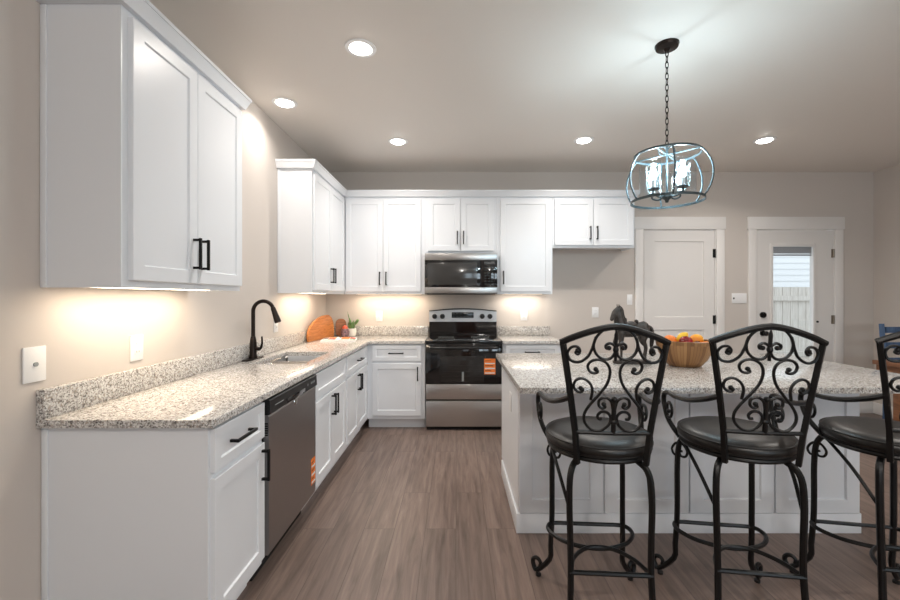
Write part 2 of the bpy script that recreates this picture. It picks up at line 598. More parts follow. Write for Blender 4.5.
# ------------------------------------------------------------------ room shell
W = .14
struct('floor', MB().box(XL-W, XR+W, YF-W, YB+W, -.1, 0), M['floor'], smooth=False)
struct('ceiling', MB().box(XL-W, XR+W, YF-W, YB+W, CEIL, CEIL+.1), M['ceiling'], smooth=False)
struct('wall_left', MB().box(XL-W, XL, YF-W, YB+W, 0, CEIL), M['wall'], smooth=False)
struct('wall_right', MB().box(XR, XR+W, YF-W, YB+W, 0, CEIL), M['wall'], smooth=False)
D1 = (2.215, 3.045)       # slab edges of the two doors of the back wall
D2 = (3.545, 4.44)
DH = 2.15
mb = MB()
for a, b in ((XL, D1[0]-.02), (D1[1]+.02, D2[0]-.02), (D2[1]+.02, XR)):
    mb.box(a, b, YB, YB+W, 0, CEIL)
mb.box(D1[0]-.02, D1[1]+.02, YB, YB+W, DH+.02, CEIL)
mb.box(D2[0]-.02, D2[1]+.02, YB, YB+W, DH+.02, CEIL)
struct('wall_back', mb, M['wall'], smooth=False)
mb = MB()
cuts = [XL]
FD = (-.03, .89)          # entry door in the wall behind the camera
op = [(FD[0], FD[1], 0, 2.05)]+[(a, b, .7, 2.2) for a, b in WINS]
x = XL
for a, b, z0, z1 in op:
    mb.box(x, a, YF-W, YF, 0, CEIL)
    if z0 > 0:
        mb.box(a, b, YF-W, YF, 0, z0)
    mb.box(a, b, YF-W, YF, z1, CEIL)
    x = b
mb.box(x, XR, YF-W, YF, 0, CEIL)
struct('wall_front', mb, M['wall'], smooth=False)
for i, (a, b) in enumerate(WINS):
    w = struct(f'window_{i+1}', MB().box(a, b, YF-.09, YF-.07, .7, 2.2), M['pane'], smooth=False)
    f = MB()
    for x0, x1, z0, z1 in ((a, a+.06, .7, 2.2), (b-.06, b, .7, 2.2), (a, b, .7, .76), (a, b, 2.14, 2.2), (a, b, 1.42, 1.48)):
        f.box(x0, x1, YF-.10, YF-.03, z0, z1)
    f.build('window_frame', M['trim'], w)
# entry door with three small lites
dr = struct('door_3', MB().box(FD[0]+.01, FD[1]-.01, YF-.08, YF-.04, .01, 1.62)
            .box(FD[0]+.01, FD[1]-.01, YF-.08, YF-.04, 1.9, 2.04)
            .box(FD[0]+.01, FD[0]+.17, YF-.08, YF-.04, 1.62, 1.9).box(FD[1]-.17, FD[1]-.01, YF-.08, YF-.04, 1.62, 1.9)
            .box(.335, .355, YF-.08, YF-.04, 1.62, 1.9).box(.525, .545, YF-.08, YF-.04, 1.62, 1.9), M['darkboard'], smooth=False)
MB().box(FD[0]+.15, FD[1]-.15, YF-.065, YF-.055, 1.61, 1.91).build('door_glass', M['pane'], dr)

# base boards
def skirting(name, *b):
    struct(name, MB().box(*b, bevel=.004), M['trim'])
skirting('baseboard_back', 1.985, 2.085, YB-.016, YB, 0, .13)
skirting('baseboard_middle', 3.205, 3.415, YB-.016, YB, 0, .13)
skirting('baseboard_corner', 4.57, XR-.017, YB-.016, YB, 0, .13)
skirting('baseboard_right', XR-.016, XR, YF, YB, 0, .13)
skirting('baseboard_left', XL, XL+.016, YF, 1.51, 0, .13)

# interior door (back wall, left of the two)
def casing(mb, a, b, top, wl=.095, head=.145, t=.02):
    mb.box(a-wl, a, YB-t, YB-.0005, 0, top, .003)
    mb.box(b, b+wl, YB-t, YB-.0005, 0, top, .003)
    mb.box(a-wl-.012, b+wl+.012, YB-t-.006, YB-.0005, top, top+head, .003)
d = struct('door_1', MB().panel_door(D1[0], D1[1], .012, DH, YB+.035, .036, .125, .010,
           [(.25, .98), (1.13, 2.02)]), M['door'])
mb = MB()
casing(mb, D1[0]-.014, D1[1]+.014, DH+.012)
mb.box(D1[0]-.02, D1[0]-.004, YB, YB+.1, 0, DH+.018).box(D1[1]+.004, D1[1]+.02, YB, YB+.1, 0, DH+.018)
mb.build('door_casing', M['trim'], d)
for z in (.28, 1.10, 1.88):
    MB().cyl((D1[1]-.002, YB-.010, z), .0095, .10, seg=12).box(D1[1]-.02, D1[1]+.0, YB-.006, YB-.001, z-.05, z+.05).build('hinge', M['black'], d)
MB().cyl((D1[0]+.065, YB-.008, .94), .03, .014, 'Y').cyl((D1[0]+.065, YB-.03, .94), .011, .05, 'Y').ell((D1[0]+.065, YB-.062, .94), .028, .022, .028).build('door_knob', M['black'], d)
# glazed door to the yard
GX0, GX1, GZ0, GZ1 = 3.725, 4.205, .30, 1.97
mb = MB()
for b in ((D2[0], GX0, .012, DH), (GX1, D2[1], .012, DH), (GX0, GX1, .012, GZ0), (GX0, GX1, GZ1, DH)):
    mb.box(b[0], b[1], YB-.001, YB+.045, b[2], b[3])
d = struct('door_2', mb, M['door'], smooth=False)
mb = MB()
for b in ((GX0-.03, GX0+.004, GZ0-.03, GZ1+.03), (GX1-.004, GX1+.03, GZ0-.03, GZ1+.03), (GX0+.004, GX1-.004, GZ0-.03, GZ0+.012), (GX0+.004, GX1-.004, GZ1-.012, GZ1+.03)):
    mb.box(b[0], b[1], YB-.014, YB+.0, b[2], b[3], .004)
mb.build('glass_frame', M['door'], d)
MB().box(GX0, GX1, YB+.018, YB+.024, GZ0, GZ1).build('door_glass', M['pane'], d)
mb = MB()
for k in range(9):
    mb.box(GX0+.014, GX1-.014, YB+.002, YB+.014, GZ1-.02-.009*k, GZ1-.0125-.009*k)
mb.box(GX0+.014, GX1-.014, YB+.001, YB+.015, GZ1-.118, GZ1-.100, .003)
mb.build('raised_blind', mat('blind_slats', lin(150, 152, 156), .5), d)
mb = MB()
casing(mb, D2[0]-.014, D2[1]+.014, DH+.012)
mb.box(D2[0]-.02, D2[0]-.004, YB, YB+.1, 0, DH+.018).box(D2[1]+.004, D2[1]+.02, YB, YB+.1, 0, DH+.018)
mb.build('door_casing', M['trim'], d)
for z in (.28, 1.10, 1.88):
    MB().cyl((D2[1]+.002, YB-.010, z), .0095, .10, seg=12).box(D2[1]-.02, D2[1]+.0, YB-.006, YB-.001, z-.05, z+.05).build('hinge', M['hinge'], d)
MB().cyl((D2[0]+.065, YB-.012, 1.155), .034, .022, 'Y').cyl((D2[0]+.065, YB-.026, 1.155), .02, .014, 'Y').build('deadbolt', M['black'], d)
MB().cyl((D2[0]+.065, YB-.008, .94), .032, .014, 'Y').cyl((D2[0]+.065, YB-.03, .94), .011, .05, 'Y').ell((D2[0]+.065, YB-.062, .94), .029, .024, .029).build('door_knob', M['black'], d)
MB().cyl((GX1+.05, YB-.006, 1.075), .011, .012, 'Y').build('tilt_knob', M['black'], d)

# yard behind the glazed door
struct('ground', MB().box(0, 18, YB+W+.01, 18, -.25, -.12), M['ground'], smooth=False)
f = thing('wood_fence', 'pale board fence seen low through the glass of the yard door', 'fence', (6.5, 8, -.12))
mb = MB()
for k in range(42):
    mb.box(-3.5+k*.15, -3.5+k*.15+.142, 0, .02, 0, 1.68)
mb.build('board_panel', M['fence'], f, smooth=False)
for z in (.35, 1.42):
    MB().box(-3.5, 2.8, -.045, -.001, z, z+.09).build('rail', M['fence'], f)
h = thing('neighbour_house', 'white house wall of lap siding behind the yard fence', 'house', (9.5, 12.5, -.12))
mb = MB()
for k in range(30):
    z = k*.18
    mb.prism([(0, z), (-.03, z), (-.006, z+.18), (0, z+.18)], -5.5, 5.5, Matrix(((0, 0, 1, 0), (1, 0, 0, 0), (0, 1, 0, 0), (0, 0, 0, 1))))
mb.box(-5.5, 5.5, 0, .3, 0, 5.4)
mb.build('siding_wall', M['siding'], h, smooth=False)

# ------------------------------------------------------------------ ceiling downlights
CAN_POS = [(-.565, 2.46, 'round recessed ceiling downlight over the aisle, largest in view'),
           (-1.30, 3.15, 'recessed downlight near the left wall above the sink'),
           (-.55, 3.93, 'recessed downlight before the tall corner wall cabinets'),
           (1.20, 3.90, 'recessed downlight above the empty refrigerator bay'),
           (2.90, 3.90, 'recessed downlight above the two white doors, right of the pendant'),
           (2.95, 2.3, None), (.6, -.6, None), (2.0, -.9, None), (2.95, .5, None)]  # entries without a label are extra unseen downlights, added to light the room
CAN_W = 10
first = None
for x, y, lab in CAN_POS:
    if first is None:
        t = thing('ceiling_downlight', lab, 'downlight', (x, y, CEIL), 0, 'recessed ceiling downlights')
        MB().lathe([(.062, -.001), (.092, -.001), (.090, -.006), (.068, -.008), (.062, -.004), (.062, -.001)], 40).build('trim_ring', M['plastic'], t)
        MB().lathe([(0, -.022), (.03, -.021), (.05, -.016), (.061, -.004), (.061, -.001), (0, -.001)], 40).build('diffuser', M['can'], t)
        first = t
    else:
        t = copy_tree(first)
        t.location = (x, y, CEIL)
        t['label'] = lab or 'extra recessed ceiling downlight outside the view, added to light the room'
    area('downlight_beam', (x, y, CEIL-.024), (0, 0, 0), .10, .10, CAN_W*(.42 if x < -1 else 1), (1, .93, .86), 'DISK', 145)

t = thing('added_fill_dome', 'added fill light dome on the ceiling behind the camera, out of view', 'lamp', (.9, -.9, CEIL))  # unseen dome with a point light, added behind the camera for general fill
MB().lathe([(0, -.001), (.17, -.001), (.17, -.03), (.16, -.034), (0, -.034)], 40).build('fill_dome_base', M['bronze'], t)
MB().lathe([(.155, -.035), (.15, -.06), (.12, -.095), (.07, -.115), (0, -.12)], 40).build('fill_dome_shell', emit('fill_dome_emission', (1, .95, .88), 6), t)
ld = bpy.data.lights.new('fill_dome_light', 'POINT')
ld.energy = 56
ld.color = (1, .955, .90)
ld.shadow_soft_size = .12
lo = bpy.data.objects.new('fill_dome_light', ld)
C.objects.link(lo)
lo.location = (.9, -.9, CEIL-.26)

# ------------------------------------------------------------------ cabinets
def pull(parent, x, z, length, vertical=True, y=-.02, name='handle'):
    mb = MB()
    s, p, off = .0055, length/2-.008, .032
    if vertical:
        mb.box(x-s, x+s, y-off-s, y-off+s, z-length/2, z+length/2, .0012)
        for k in (-p, p):
            mb.box(x-s, x+s, y-off, y, z+k-s, z+k+s)
    else:
        mb.box(x-length/2, x+length/2, y-off-s, y-off+s, z-s, z+s, .0012)
        for k in (-p, p):
            mb.box(x+k-s, x+k+s, y-off, y, z-s, z+s)
    return mb.build(name, M['black'], parent)
def leaf(parent, x0, x1, z0, z1, name='door', hx=None, hz=None, hl=.145, horiz=False, frame=.057):
    o = MB().panel_door(x0, x1, z0, z1, -.0005, .02, frame).build(name, M['white'], parent, smooth=False)
    if hx is not None:
        pull(o, hx, hz, hl, not horiz)
    return o
def base_cabinet(label, loc, rz, w, d, leaves, hollow=False, toe=True):
    t = thing('base_cabinet', label, 'cabinet', loc, rz, 'white base cabinets')
    mb = MB()
    if hollow:
        mb.box(0, w, 0, d, .105, .60).box(0, .018, 0, d, .60, .883).box(w-.018, w, 0, d, .60, .883).box(.018, w-.018, 0, .02, .60, .883)
    else:
        mb.box(0, w, 0, d, .105, .883)
    mb.build('cabinet_body', M['white'], t, smooth=False)
    MB().box(0, w, .07, d, 0, .105).build('toe_kick', M['white'], t, smooth=False)
    if loc[1] < 2:
        MB().box(-.007, -.0005, d-.022, d, 0, .88, .002).build('scribe_trim', M['white'], t)
    for kw in leaves:
        leaf(t, **kw)
    return t
DZ0, DZ1, RZ0, RZ1 = .142, .682, .706, .868      # door and drawer heights
FX = -.918                                        # face plane of the left run
dl = FX-XL-.002
L = R(90)
w = .425
base_cabinet('white base cabinet at the near end of the left run, drawer over one door', (FX, 1.535, 0), L, w, dl, [
    dict(x0=.012, x1=w-.012, z0=RZ0, z1=RZ1, name='drawer', hx=.19, hz=.79, hl=.16, horiz=True, frame=.04),
    dict(x0=.012, x1=w-.012, z0=DZ0, z1=DZ1, hx=w-.04, hz=.585)])
w = .752
base_cabinet('white sink base cabinet beside the dishwasher, false front over double doors', (FX, 2.650, 0), L, w, dl, [
    dict(x0=.012, x1=w-.012, z0=RZ0, z1=RZ1, name='false_drawer_front', frame=.045),
    dict(x0=.012, x1=w/2-.0015, z0=DZ0, z1=DZ1, hx=w/2-.03, hz=.585),
    dict(x0=w/2+.0015, x1=w-.012, z0=DZ0, z1=DZ1, hx=w/2+.03, hz=.585)], hollow=True)
w = .882
base_cabinet('white base cabinet in the far left corner, one drawer over narrow double doors', (FX, 3.404, 0), L, w, dl, [
    dict(x0=.03, x1=.80, z0=RZ0, z1=RZ1, name='drawer', hx=.43, hz=.79, hl=.16, horiz=True, frame=.045),
    dict(x0=.03, x1=.4135, z0=DZ0, z1=DZ1, hx=.385, hz=.585),
    dict(x0=.4165, x1=.80, z0=DZ0, z1=DZ1, hx=.445, hz=.585)])
FY = 4.288                                        # face plane of the back run
db = YB-FY-.002
w = .595
base_cabinet('white base cabinet left of the range on the back wall, drawer over one door', (-.915, FY, 0), 0, w, db, [
    dict(x0=.052, x1=.556, z0=RZ0, z1=RZ1, name='drawer', hx=.30, hz=.788, hl=.155, horiz=True, frame=.04),
    dict(x0=.052, x1=.556, z0=DZ0, z1=DZ1, hx=.522, hz=.578)])
w = .605
base_cabinet('white base cabinet right of the range, half hidden by the island', (.482, FY, 0), 0, w, db, [
    dict(x0=.03, x1=.575, z0=RZ0, z1=RZ1, name='drawer', hx=.30, hz=.80, hl=.155, horiz=True, frame=.04),
    dict(x0=.03, x1=.575, z0=DZ0, z1=DZ1, hx=.07, hz=.578)])
# wall cabinets
def wall_cabinet(label, loc, rz, w, d, z0, z1, leaves, rail=True):
    t = thing('wall_cabinet', label, 'cabinet', (loc[0], loc[1], z0), rz, 'white wall cabinets')
    h = z1-z0
    mb = MB().box(0, w, 0, d, .018, h)
    mb.box(0, w, 0, .02, 0, .018).box(0, .016, .02, d, 0, .018).box(w-.016, w, .02, d, 0, .018)
    mb.build('cabinet_body', M['white'], t, smooth=False)
    if loc[1] < 4:
        MB().box(-.007, -.0005, d-.022, d, 0, h-.01, .002).build('scribe_trim', M['white'], t)
    for kw in leaves:
        leaf(t, **kw)
    return t
UZ, UT = 1.397, 2.447          # near wall cabinet
UX = -1.235                                       # face plane of the left wall cabinets
du = UX-XL-.002
w = .840
wall_cabinet('large white wall cabinet nearest the camera, at the left above the counter', (UX, 1.530, 0), L, w, du, UZ, UT, [
    dict(x0=.032, x1=.4215, z0=.028, z1=UT-UZ-.03, hx=.392, hz=.165),
    dict(x0=.4245, x1=w-.012, z0=.028, z1=UT-UZ-.03, hx=.454, hz=.165)])
UY = 4.56                                         # face plane of the back wall cabinets
UT = 2.470                                        # the far run stands a little taller
w = YB-.002-3.555
wall_cabinet('white wall cabinet in the far corner, facing the aisle from the left wall', (UX, 3.555, 0), L, w, du, UZ, UT, [
    dict(x0=.022, x1=.498, z0=.028, z1=UT-UZ-.03, hx=.468, hz=.175),
    dict(x0=.502, x1=.978, z0=.028, z1=UT-UZ-.03, hx=.532, hz=.175)])
dbu = YB-UY-.002
w = .880
wall_cabinet('white double door wall cabinet left of the microwave', (-1.220, UY, 0), 0, w, dbu, UZ, UT, [
    dict(x0=.012, x1=.420, z0=.028, z1=UT-UZ-.03, hx=.388, hz=.17),
    dict(x0=.423, x1=.836, z0=.028, z1=UT-UZ-.03, hx=.458, hz=.17)])
w = .785
wall_cabinet('short white wall cabinet directly above the microwave', (-.339, UY, 0), 0, w, dbu, 1.842, UT, [
    dict(x0=.030, x1=.385, z0=.028, z1=UT-1.842-.03, hx=.354, hz=.17),
    dict(x0=.390, x1=.749, z0=.028, z1=UT-1.842-.03, hx=.422, hz=.17)])
w = .611
wall_cabinet('white single door wall cabinet right of the microwave', (.448, UY, 0), 0, w, dbu, UZ, UT, [
    dict(x0=.037, x1=.590, z0=.028, z1=UT-UZ-.03, hx=.070, hz=.18)])
w = .90
wall_cabinet('short white wall cabinet over the empty refrigerator bay', (1.061, UY, 0), 0, w, dbu, 1.905, UT, [
    dict(x0=.02, x1=.440, z0=.028, z1=UT-1.905-.03, hx=.405, hz=.16),
    dict(x0=.445, x1=.88, z0=.028, z1=UT-1.905-.03, hx=.48, hz=.16)])
# crown mouldings
def crown(name, label, pts, UT=2.470):
    """moulding swept along a plan line; pts run so that the outside lies to the right"""
    prof = [(0, 0), (.022, 0), (.042, .052), (.046, .052), (.046, .068), (0, .068)]
    mb = MB()
    n = len(pts)
    rings = []
    for i in range(n):
        p = Vector((*pts[i], 0))
        d0 = (Vector((*pts[i], 0))-Vector((*pts[i-1], 0))).normalized() if i > 0 else None
        d1 = (Vector((*pts[i+1], 0))-Vector((*pts[i], 0))).normalized() if i < n-1 else None
        nrm = [Vector((dd.y, -dd.x, 0)) for dd in (d0, d1) if dd is not None]
        if len(nrm) == 2:
            o = (nrm[0]+nrm[1])/(1+nrm[0].dot(nrm[1]))
        else:
            o = nrm[0]
        rings.append([mb.bm.verts.new(p+o*a+Vector((0, 0, UT-.006+b))) for a, b in prof])
    for a, b in zip(rings, rings[1:]):
        m = len(prof)
        for k in range(m):
            mb.bm.faces.new((a[k], a[(k+1) % m], b[(k+1) % m], b[k]))
    mb.bm.faces.new(rings[0])
    mb.bm.faces.new(rings[-1][::-1])
    return tag(mb.build(name, M['white'], smooth=False), label, 'moulding')
e = .001
crown('crown_moulding', 'white crown moulding on top of the near left wall cabinet', [(XL+e, 1.530-e), (UX+e, 1.530-e), (UX+e, 2.370+e), (XL+e, 2.370+e)], 2.447)
crown('crown_moulding', 'long white crown moulding turning the corner over the far wall cabinets', [(XL+e, 3.555-e), (UX+e, 3.555-e), (UX+e, UY-e), (1.961+e, UY-e), (1.961+e, YB-e)])

# under cabinet lights
def strip(label, x, y, lx, ly, power, col, z=UZ+.012):
    t = thing('under_cabinet_light', label, 'light', (x, y, z), 0, 'under cabinet light strips')
    MB().box(-lx/2, lx/2, -ly/2, ly/2, -.008, .0055, .002).build('housing', M['plastic'], t)
    MB().box(-lx/2+.004, lx/2-.004, -ly/2+.004, ly/2-.004, -.011, -.0085).build('diffuser', M['strip'], t)
    area('strip_glow', (x, y, z-.013), (0, 0, 0), lx-.01, ly-.01, power, col)
WARM = (1, .83, .63)
strip('under cabinet light strip below the near left wall cabinet', -1.385, 1.94, .05, .72, 3.2, WARM)
strip('under cabinet light strip below the far left corner cabinet', -1.385, 3.98, .05, .74, 3.0, WARM)
strip('under cabinet light strip below the cabinet left of the microwave', -.76, 4.745, .74, .05, 3.0, WARM)
strip('under cabinet light strip below the cabinet right of the microwave', .76, 4.745, .46, .05, 2.0, (1, .93, .84))

# ------------------------------------------------------------------ worktops
SX0, SX1, SY0, SY1 = -1.395, -1.03, 2.78, 3.40    # sink cut-out
CX = -.888
CY = 4.255
xs = [XL+.001, SX0, SX1, CX, -.322]
ys = [1.51, SY0, SY1, CY, YB-.001]
keep = lambda x, y: (x < CX or y > CY) and not (SX0 < x < SX1 and SY0 < y < SY1)
tag(MB().slab(xs, ys, keep, .884, .914).build('granite_countertop', M['granite']), 'L-shaped speckled granite countertop with the sink along the left wall', 'countertop')
tag(MB().slab([.478, 1.105], [CY, YB-.001], lambda x, y: True, .884, .914).build('granite_countertop', M['granite']), 'short granite countertop right of the range against the back wall', 'countertop')
BS = 1.024
tag(MB().box(XL+.001, XL+.031, 1.51, YB-.032, .9145, BS, .002).build('granite_backsplash', M['granite']), 'long low granite backsplash running along the left wall behind the faucet', 'backsplash')
tag(MB().box(XL+.001, -.325, YB-.031, YB-.001, .9145, BS, .002).build('granite_backsplash', M['granite']), 'low granite backsplash left of the range behind the potted plant', 'backsplash')
tag(MB().box(.481, 1.10, YB-.031, YB-.001, .9145, BS, .002).build('granite_backsplash', M['granite']), 'short low granite backsplash right of the range', 'backsplash')

# sink
t = thing('kitchen_sink', 'double bowl stainless steel sink set under the left granite countertop', 'sink', ((SX0+SX1)/2, (SY0+SY1)/2, .883))
hx, hy = (SX1-SX0)/2, (SY1-SY0)/2
def bowl(y0, y1):
    mb = MB()
    bm = mb.bm
    def ring(x0, x1, a, b, r, z):
        out = []
        for cx, cy, s in ((x1-r, b-r, 0), (x0+r, b-r, 90), (x0+r, a+r, 180), (x1-r, a+r, 270)):
            for k in range(6):
                an = R(s+k*18)
                out.append(bm.verts.new((cx+r*math.cos(an), cy+r*math.sin(an), z)))
        return out
    rs = [ring(-hx-.018, hx+.018, y0-.012, y1+.012, .03, 0), ring(-hx+.0, hx-.0, y0+.004, y1-.004, .035, 0), ring(-hx+.006, hx-.006, y0+.010, y1-.010, .04, -.012),
          ring(-hx+.012, hx-.012, y0+.016, y1-.016, .05, -.17), ring(-hx+.04, hx-.04, y0+.045, y1-.045, .05, -.20)]
    for a, b in zip(rs, rs[1:]):
        for k in range(24):
            bm.faces.new((a[k], a[(k+1) % 24], b[(k+1) % 24], b[k]))
    bm.faces.new(rs[-1])
    return mb
a = -hy+.30
bowl(-hy, a-.012).build('bowl', M['sink'], t)
bowl(a+.012, hy).build('bowl', M['sink'], t)
for yy in ((-hy+a)/2, (a+hy)/2):
    MB().lathe([(0, -.197), (.03, -.197), (.042, -.195), (.044, -.199)], 24, (0, yy, 0)).build('drain', M['chrome'], t)

# faucet
t = thing('kitchen_faucet', 'dark bronze gooseneck faucet standing behind the sink', 'faucet', (-1.466, 3.0, .9145))
mb = MB()
poly = [(.030*math.cos(s)*1.0, (.125-.03)*(1 if math.sin(s) >= 0 else -1)+.03*math.sin(s)) for s in [2*PI*k/28 for k in range(28)]]
mb.prism(poly, .001, .009, bevel=.003)
mb.build('deck_plate', M['bronze'], t)
MB().lathe([(0, .009), (.029, .009), (.029, .02), (.024, .035), (.0245, .10), (.021, .14), (.0155, .165), (0, .165)], 28).build('faucet_body', M['bronze'], t)
pts = [(0, 0, .15), (0, 0, .28)]+[(.074-.074*math.cos(R(k)), 0, .345+.074*math.sin(R(k))) for k in range(0, 165, 12)]
MB().tube(catmull(pts, 3), .0135, 14).build('gooseneck', M['bronze'], t)
e0 = Vector(pts[-1])
dv = Vector((.33, 0, -.94)).normalized()
MB().tube([e0, e0+dv*.01, e0+dv*.03, e0+dv*.10, e0+dv*.115, e0+dv*.118], [.0135, .017, .018, .0235, .0235, .019], 18).build('spray_head', M['bronze'], t)
MB().cyl((.035, -.004, .075), .013, .035, 'X', 18).tube([(.05, -.004, .075), (.06, -.004, .085), (.068, -.006, .12), (.066, -.008, .165)], [.010, .009, .007, .006], 10).build('lever_handle', M['bronze'], t)

# ------------------------------------------------------------------ dishwasher
def orange_label(parent, x0, x1, z0, z1, y):
    o = MB().box(x0, x1, y-.0012, y-.0002, z0, z1).build('energy_label', M['label'], parent, smooth=False)
    h = z1-z0
    for a, b in ((.05, .12), (.34, .42), (.66, .73)):
        MB().box(x0+.006, x1-.006, y-.0019, y-.0013, z0+h*a, z0+h*b).build('white_band', M['paper'], o, smooth=False)
    for k, a in enumerate((.22, .54, .85)):
        MB().box(x0+.008, x0+(x1-x0)*(.8 if k % 2 else .6), y-.0019, y-.0013, z0+h*a, z0+h*(a+.03)).build('dark_text_line', M['blackplastic'], o, smooth=False)
w = .672
t = thing('dishwasher', 'stainless steel dishwasher with black control strip under the left counter', 'dishwasher', (FX, 1.968, 0), L)
MB().box(.004, w-.004, .012, .58, .10, .876).build('tub', M['darkgap'], t)
MB().box(.02, w-.02, .06, .5, 0, .10).build('toe_kick', M['darkgap'], t)
mb = MB()
prof = [(0.0, .13), (-.022, .13), (-.026, .15), (-.026, .79), (-.012, .812), (0, .812)]
mb.prism(prof, .010, w-.006, Matrix(((0, 0, 1, 0), (1, 0, 0, 0), (0, 1, 0, 0), (0, 0, 0, 1))))
dwd = mb.build('door', M['dwsteel'], t, angle=25)
mb = MB()
prof = [(0, .800), (-.028, .800), (-.036, .806), (-.032, .868), (-.026, .873), (0, .873)]
mb.prism(prof, .006, w-.004, Matrix(((0, 0, 1, 0), (1, 0, 0, 0), (0, 1, 0, 0), (0, 0, 0, 1))))
cs = mb.build('control_strip', M['blackplastic'], t, angle=20)
MB().box(.20, .46, -.0375, -.033, .806, .832, .002).build('pocket_handle', M['blackglass'], cs)
for x in (.50, .56, .585, .61):
    MB().box(x, x+.012, -.0362, -.034, .832, .846).build('button_mark', M['marks'], cs, smooth=False)
MB().box(.06, .16, -.0362, -.034, .834, .837).build('printed_line', M['marks'], cs, smooth=False)
MB().lathe([(0, 0), (.020, 0), (.018, .004), (0, .006)], 20, mtx=Matrix.Translation((.335, -.0262, .785)) @ Matrix.Rotation(R(90), 4, 'X')).build('chrome_disc', M['chrome'], dwd)  # small chrome disc near the top of the steel door
mb = MB()
for k in range(6):
    mb.box(.007, .0105, -.022, -.006, .70+k*.011, .706+k*.011)
mb.build('side_vent', M['darkgap'], dwd, smooth=False)
orange_label(dwd, .585, .66, .20, .36, -.026)

# ------------------------------------------------------------------ range
t = thing('electric_range', 'stainless and black freestanding electric range on the back wall', 'range', (-.312, 4.252, 0))
w = .784
MB().box(.004, w-.004, .02, .62, .03, .895).build('range_body', M['blackplastic'], t)
MB().box(0, w, -.004, .56, .896, .918, .004).build('cooktop', M['blackglass'], t)
for x, y, r in ((.2, .14, .10), (.58, .14, .085), (.2, .40, .085), (.58, .40, .10)):
    MB().lathe([(r-.004, .9185), (r, .9185), (r, .9189), (r-.004, .9189), (r-.004, .9185)], 40, (x, y, 0)).build('burner_ring', M['marks'], t)
od = MB().box(.002, w-.002, -.012, .018, .475, .888, .004).build('oven_door', M['blackglass'], t)
MB().box(.15, .60, -.0135, -.0122, .50, .76, .0005).build('oven_window', M['oven_glass'], od)
MB().box(.372, .392, -.0148, -.0137, .505, .60).build('pale_strip', M['marks'], od)  # narrow pale upright strip on the oven window
mb = MB()
for z in (.555, .60, .66):
    mb.box(.17, .58, -.0146, -.0137, z, z+.003)
mb.build('oven_rack', mat('dim_rack', lin(52, 50, 48), .4, .6), od)
MB().box(.002, w-.002, -.014, .018, .318, .473, .005).build('lower_door_panel', M['steel'], od)
mb = MB()
for k in range(7):
    mb.box(.345+k*.013, .354+k*.013, -.0147, -.0141, .425, .431)
mb.build('door_badge', M['marks'], od)
mb = MB().tube(catmull([(.05, -.06, .85), (.2, -.064, .85), (w-.2, -.064, .85), (w-.05, -.06, .85)], 5), .0125, 14)
for x in (.06, w-.06):
    mb.box(x-.014, x+.014, -.06, -.012, .838, .862, .004)
mb.build('handle', M['blackplastic'], od)
MB().box(.002, w-.002, -.014, .018, .04, .303, .005).build('storage_drawer', M['steel'], t)
MB().box(.01, w-.01, .03, .5, 0, .04).build('toe_kick', M['darkgap'], t)
orange_label(od, .60, .715, .575, .735, -.012)
# backguard with an arched cap
mb = MB()
mb.box(.002, w-.002, .56, .625, .90, 1.085)
mb.build('backguard', M['blackglass'], t)
arch = [(.002, 1.08), (w-.002, 1.08)]+[(w-.002-(w-.004)*k/16, 1.198+.022*math.sin(PI*k/16)) for k in range(17)]
X2 = Matrix(((1, 0, 0, 0), (0, 0, 1, 0), (0, 1, 0, 0), (0, 0, 0, 1)))
cp = MB().prism(arch, .545, .615, X2).build('control_panel', mat('pale_steel', lin(200, 205, 210), .4, .35), t, smooth=False)
cap = [(.002+(w-.004)*k/16, 1.199+.022*math.sin(PI*k/16)) for k in range(17)]+[(w-.002-(w-.004)*k/16, 1.209+.026*math.sin(PI*k/16)) for k in range(17)]
MB().prism(cap, .541, .625, X2).build('top_cap', M['blackplastic'], cp, smooth=False)
for x in (.065, .155, .615, .705):
    MB().lathe([(0, .036), (.021, .036), (.024, .030), (.025, .006), (.029, .004), (.029, 0), (0, 0)], 24, mtx=Matrix.Translation((x, .545, 1.142)) @ Matrix.Rotation(R(90), 4, 'X')).box(x-.004, x+.004, .502, .512, 1.12, 1.164, .001).build('knob', M['blackplastic'], cp)
MB().box(.262, .515, .542, .5448, 1.125, 1.19, .001).build('display', M['screen'], cp)
mb = MB()
for k in range(6):
    for z in (1.136, 1.17):
        mb.box(.275+k*.04, .30+k*.04, .5408, .5418, z, z+.006)
mb.build('display_marks', mat('dim_marks', lin(70, 76, 80), .5), cp)

# ------------------------------------------------------------------ microwave
t = thing('microwave_oven', 'stainless over the range microwave with black glass door', 'microwave', (-.337, 4.47, 1.4))
w = .783
MB().box(0, w, .02, .418, .0, .437).build('microwave_body', M['blackplastic'], t)
MB().box(0, w, 0, .02, .363, .437, .004).build('vent_band', M['midsteel'], t)
md = MB().box(.0, .60, -.004, .02, .072, .361, .003).build('door', M['blackglass'], t)
MB().box(.03, .565, -.0056, -.0041, .098, .335, .0006).build('door_window', mat('microwave_window', (.045, .044, .043), .12), md)
cp = MB().box(.602, w, -.004, .02, .072, .361, .003).build('control_panel', M['blackglass'], t)
kp = mat('keypad_marks', lin(36, 50, 48), .4)
for r_ in range(7):
    for c_ in range(3):
        MB().box(.645+c_*.035, .665+c_*.035, -.0052, -.0042, .10+r_*.03, .108+r_*.03).build('keypad_button', kp, cp, smooth=False)
MB().box(.64, .755, -.0052, -.0042, .318, .345).build('display', M['screen'], cp)
MB().box(0, w, 0, .02, .004, .070, .004).build('lower_band', M['midsteel'], t)
MB().box(.02, w-.02, .03, .4, -.006, -.0005).build('bottom_grille', M['darkgap'], t)

